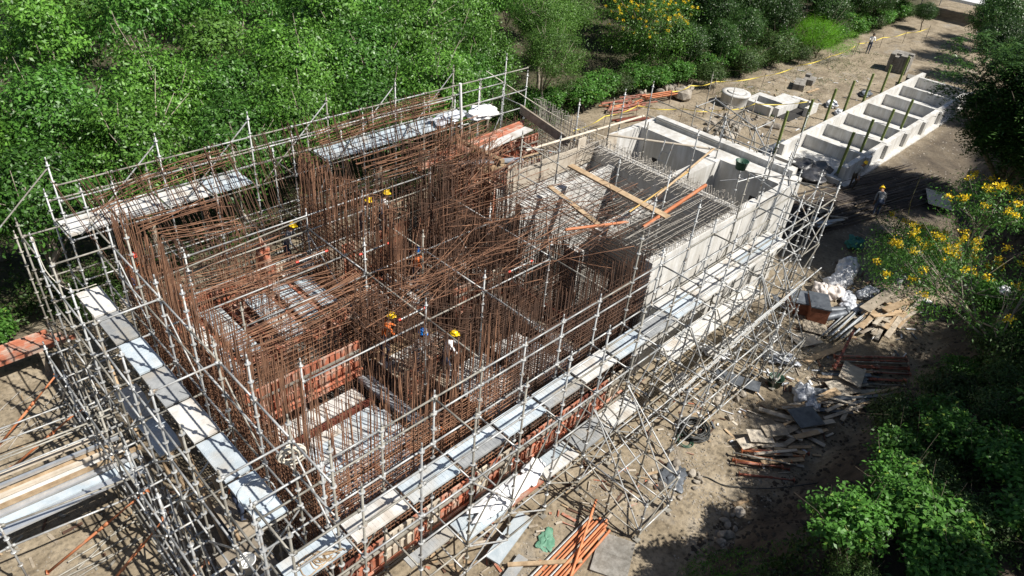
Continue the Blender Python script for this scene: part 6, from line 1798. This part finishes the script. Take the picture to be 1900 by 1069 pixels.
# big dark tree at the right: long drooping sprays
def spray_tree(seed, H, rad, nspray, lm):
    r = np.random.default_rng(seed)
    cen = np.array((0, 0, H - rad[2] * .9))
    P, o, cl = clump_points(r, nspray, 1, rad, cen, .2, .4, 11, -.8, .5, .75)
    cs, os_ = [], []
    for p, d in zip(P, o):
        h = d.copy(); h[2] = 0
        h /= np.linalg.norm(h) + 1e-6
        for b_ in range(3):
            hh = h + r.normal(0, .45, 3) * np.array([1, 1, .2]); hh /= np.linalg.norm(hh)
            L = r.uniform(.45, .8)
            n = 15
            f = np.linspace(.05, 1, n)
            q = p[None] + hh[None] * (f * L)[:, None] + np.array([0, 0, 1.0])[None] * (.18 * np.sin(f * 2.6) - .38 * f * f)[:, None]
            side = np.cross(hh, (0, 0, 1.0)); side /= np.linalg.norm(side) + 1e-6
            sg = np.where(np.arange(n) % 2, 1, -1)[:, None]
            cs.append(q + side[None] * sg * .075 + r.normal(0, .012, (n, 3)))
            os_.append(side[None] * sg + hh[None] * .5)
    C_ = np.concatenate(cs); O_ = np.concatenate(os_)
    V, q = leaf_mesh('crown', C_, O_, .17, .3, lm, r, up=1.0, outw=.1, rnd=.25, droop=.5)
    return trunk_mb(r, (0, 0, -.4), (.3, .2, cen[2]), .26, cl, 16).mesh('trunk', 'bark', True), np_mesh('crown', V, q, lm)
ST = spray_tree(150, 12.2, (4.6, 4.5, 4.8), 2900, 'leaf_dark')
plant('mango_tree', 'large dark tree with drooping sprays filling the upper right corner', 'tree', (31.8, -3.9, gz(31.8, -3.9)), ST, 0.4, 1.0)
plant('mango_tree', 'dark drooping tree behind the large one at the right edge', 'tree', (42.5, -6.6, gz(42.5, -6.6)), ST, 2.4, .95)

# shrubs on the bank
SH = [proto_tree(160 + i, 2.3, (1.35, 1.35, 1.1), 120, 34, .16, .175, .55, 'leaf_shrub', .05, 'bark', -.7, .5, up=.8, outw=.3, rnd=.5) for i in range(3)]
SHW = proto_tree(165, 2.0, (1.2, 1.2, 1.0), 130, 40, .2, .12, .4, 'leaf_weed', .04, 'bark', -.7, .5)
SHB = proto_tree(166, 2.3, (2.0, 2.0, 1.25), 210, 80, .2, .07, .25, 'leaf_bright', .06, 'bark', -.6, .6, up=1.0, outw=.2, rnd=.4)
def shrub(label, x, y, pr, s, rz=0.0, name='shrub', group=None, sz=None):
    return plant(name, label, 'bush', (x, y, gz(x, y) - .1), pr, rz, s, group, sz)
shrub('bright broad-leaved bush at the bottom, nearest the dirt path', 10.2, -6.5, SH[0], .72, .3)
shrub('large bright broad-leaved bush at the bottom right', 11.2, -7.7, SH[1], .85, 1.3)
shrub('bright bush between the bottom bushes and the bank', 12.3, -6.9, SH[2], .68, 2.3)
shrub('tall slender shrub on the bank above the props', 16.2, -5.9, SHW, .8, .4, sz=1.1)
shrub('leafy shrub with a yellowish top in the middle of the bank', 14.4, -6.5, SH[0], .66, 3.3)
shrub('shrub behind the yellowish one, further up the bank', 15.4, -7.4, SH[1], .66, 4.3)
shrub('leafy bush at the right edge halfway down', 17.4, -9.4, SH[2], 1.0, 5.3)
shrub('bright bush in the lower right corner', 13.6, -9.6, SH[0], .95, 1.0)
shrub('bush on the right edge below the bare trunk', 20.3, -9.3, SH[1], .95, 2.0)
shrub('weedy shrub in the shade beside the bare trunk', 21.5, -6.9, SHW, .9, 3.0)
shrub('weedy shrub in the shade above the plywood heap', 18.8, -6.6, SHW, .9, 5.0)
shrub('feathery bright green bush beside the path to the visitor', 59.0, 16.6, SHB, 1.55, .5)
shrub('grey-green shrub left of the bright green bush', 53.2, 17.6, SHW, 1.5, 1.5)
shrub('low shrub by the round manhole', 44.0, 17.6, SHW, 1.0, 2.5)
shrub('glossy round shrub at the foot of the pale trunk', 32.2, 19.8, SH[2], .9, .5)
shrub('low shrub between the tape and the dark trees', 48.6, 17.6, SHW, 1.2, 3.5)
shrub('low shrub at the bend of the path', 56.0, 16.6, SHW, .9, 4.5)
shrub('small shrub in the gap behind the tape stakes', 40.2, 19.4, SH[0], .8, 4.0)
shrub('low green shrub under the trees at the far left corner', -1.6, 16.9, SH[1], .7, 4.0)
shrub('low green shrub behind the far end of the left scaffold', 1.6, 16.6, SHW, .9, 1.0)
plant('dark_tree', 'small dark tree in front of the white tent', 'tree', (80.5, 9.6, gz(80.5, 9.6)), PR_DK, 2.2, .55)
plant('dark_tree', 'small dark tree left of the tent poles', 'tree', (79.0, 14.6, gz(79, 14.6)), PR_DK, 3.2, .42)
for i in range(22):
    x = 41.5 + i * 1.9 + random.uniform(-.5, .5)
    y = np.interp(x, [41, 46, 52, 60, 84], [19.4, 18.2, 17.6, 17.6, 16.8]) + random.uniform(0, 1.2)
    if 57 < x < 62: continue
    shrub('low leafy shrub in the green edge behind the tape fence', x, float(y), [SH[0], SHW, SH[1], SH[2]][i % 4], random.uniform(.75, 1.2), i, 'shrub', 'shrubs behind the tape fence')
for i in range(9):
    shrub('low leafy shrub at the foot of the wood beside the pipe heap', 27.0 + i * 1.6 + random.uniform(-.3, .3), 20.6 + random.uniform(-.6, 1.2), [SHW, SH[0], SH[2]][i % 3], random.uniform(.7, 1.0), i * 2.1, 'shrub', 'shrubs beside the pipe heap')
for i, (x, y, s) in enumerate(((66, 5.2, .8), (71.5, 6.6, .9), (61.0, 1.6, .8), (77, 8.2, .85), (56, -0.8, .8))):
    plant('dark_tree', 'dark tree on the right side of the far track', 'tree', (x, y, gz(x, y)), PR_DK, i * 2.2, s, 'dark trees right of the far track')
for i, (x, y, s) in enumerate(((13.4, -7.4, .6), (12.6, -8.6, .75), (16.6, -6.9, .6), (17.6, -7.8, .7), (19.4, -7.6, .7), (20.6, -6.5, .55), (22.6, -7.6, .8), (24.0, -6.4, .6), (15.0, -8.6, .75), (16.0, -10.2, .9), (18.2, -6.2, .45), (10.4, -8.6, .75), (9.2, -7.2, .5), (26.0, -6.9, .7), (28.4, -5.6, .8), (30.2, -3.0, .9), (33.0, -1.6, .7), (22.3, -9.4, .9))):
    shrub('low dark shrub in the shaded cover of the bank', x, y, [SHW, SHW, SH[1]][i % 3], s, i * 1.9, 'shrub', 'dark shrubs over the bank')
# trees above the bank that shade the yard (their crowns reach past the right edge)
for i, (x, y, s) in enumerate(((19.5, -10.8, 1.15), (15.5, -12.4, 1.1), (24.5, -11.5, 1.2), (29.0, -12.5, 1.1), (11.4, -12.6, .95))):
    plant('bank_tree', 'leafy tree on top of the bank past the right edge', 'tree', (x, y, gz(x, y)), PR[i % 4], i * 1.3, s, 'trees on top of the bank')

# the wood beyond: one mass
def wood():
    r = np.random.default_rng(77)
    Vs, Qs, Ms, off = [], [], [], 0
    mbr = MB()
    pts = []
    for yy in np.arange(20.5, 96, 4.1):
        for xx in np.arange(-16, 130, 4.1):
            x = xx + r.uniform(-1.2, 1.2); y = yy + r.uniform(-1.2, 1.2)
            lim = np.interp(x, [-20, 24, 30, 40, 60, 90, 130], [25.5, 25.5, 27, 25, 20.5, 20.5, 23])
            if y < lim: continue
            # keep what the camera can see
            rel = np.array([x + 3.195, y + 7.5, 6 - 17.0])
            c = np.array(CAMR) @ rel
            u, v = c[0] / c[2], c[1] / c[2]
            if abs(u) > .80 or v < -.62: continue
            pts.append((x, y))
    for (x, y) in pts:
        d = math.hypot(x + 3, y + 7)
        H = r.uniform(5.2, 9.2) + .02 * d
        rad = (r.uniform(2.0, 2.8), r.uniform(2.0, 2.8), r.uniform(2.6, 3.6))
        nc = 72 if d < 55 else 48
        per = 58 if d < 55 else 44
        P, o, cl = clump_points(r, nc, per, rad, (x, y, H - rad[2] + gz(x, y)), .34, .6, 8, -.35 if x < 40 else -.75, .56, .49)
        V, q = leaf_mesh('w', P, o, .2 if d < 55 else .29, .5, None, r)
        Vs.append(V); Qs.append(q + off); off += len(V)
        pm = 1 if x > 44 else (0 if r.random() < .5 else (2 if r.random() < .65 else 3))
        Ms.append(np.full(len(q), pm))
        if d < 62:
            for s_ in range(4):
                e = cl[r.integers(len(cl))]; c0 = np.array((x, y, H - rad[2] * 1.6 + gz(x, y)))
                dv = (e - c0) / np.linalg.norm(e - c0); tip = e + dv * r.uniform(.3, .9) + r.normal(0, .15, 3)
                mbr.tube([tuple(c0), tuple((c0 + tip) / 2 + r.normal(0, .2, 3)), tuple(tip)], [.05, .035, .012], 4)
    V = np.concatenate(Vs); Q = np.concatenate(Qs)
    me = np_mesh('wood', V, Q, ['leaf_a', 'leaf_dark', 'leaf_b', 'leaf_c'], False, np.concatenate(Ms))
    tag(mbr.build('forest_branches', 'bark_pale', None, True), 'pale bare branches poking through the dense wood', 'branches', None, 'stuff')
    tag(put(bpy.data.objects.new('forest', me)), 'dense green wood filling the top of the view', 'wood', None, 'stuff')
    print('wood trees', len(pts), 'leaves', len(Q))
wood()

# weeds and low cover
def cover(label, n, fn, size, lm, asp=.4, zr=.35):
    r = np.random.default_rng(n)
    x, y = fn(r, n)
    k = wav(x, y, .7, 2) + r.normal(0, .45, len(x)) > .05
    x, y = x[k], y[k]
    # tufts
    x = np.repeat(x, 5) + r.normal(0, .1, len(x) * 5); y = np.repeat(y, 5) + r.normal(0, .1, len(y) * 5)
    z = height(x, y) + r.uniform(.02, zr, len(x))
    P = np.stack([x, y, z], 1)
    V, q = leaf_mesh('c', P, r.normal(0, .6, P.shape), size, asp, lm, r, up=.5, rnd=.8)
    tag(put(bpy.data.objects.new('undergrowth', np_mesh('undergrowth', V, q, lm))), label, 'undergrowth', None, 'stuff')
def bankpts(r, n):
    x = r.uniform(7, 44, n); y = np.interp(x, BX, BY) - 1.6 - r.exponential(2.6, n)
    return x, y
cover('weeds and creepers over the dark bank', 19000, bankpts, .13, 'leaf_weed')
def edgepts(r, n):
    x = r.uniform(-12, 86, n); y = np.interp(x, [-12, 24, 32, 40, 48, 60, 90], [17.4, 17.4, 20, 20.0, 17.6, 17.0, 17.6]) + r.exponential(2.2, n)
    return x, y
cover('undergrowth along the foot of the wood', 20000, edgepts, .16, 'leaf_weed', .45, .6)
def farpts(r, n):
    return r.uniform(42, 66, n), 11.5 + r.uniform(0, 5.2, n)
cover('tufts of grass along the far dirt path', 1500, farpts, .12, 'leaf_weed', .25, .18)
def tuft(r, n):
    return r.uniform(8.2, 10.4, n), -4.5 + r.uniform(-1, .7, n)
cover('short grass at the shaded foot of the bank', 1500, tuft, .10, 'leaf_shrub', .2, .1)
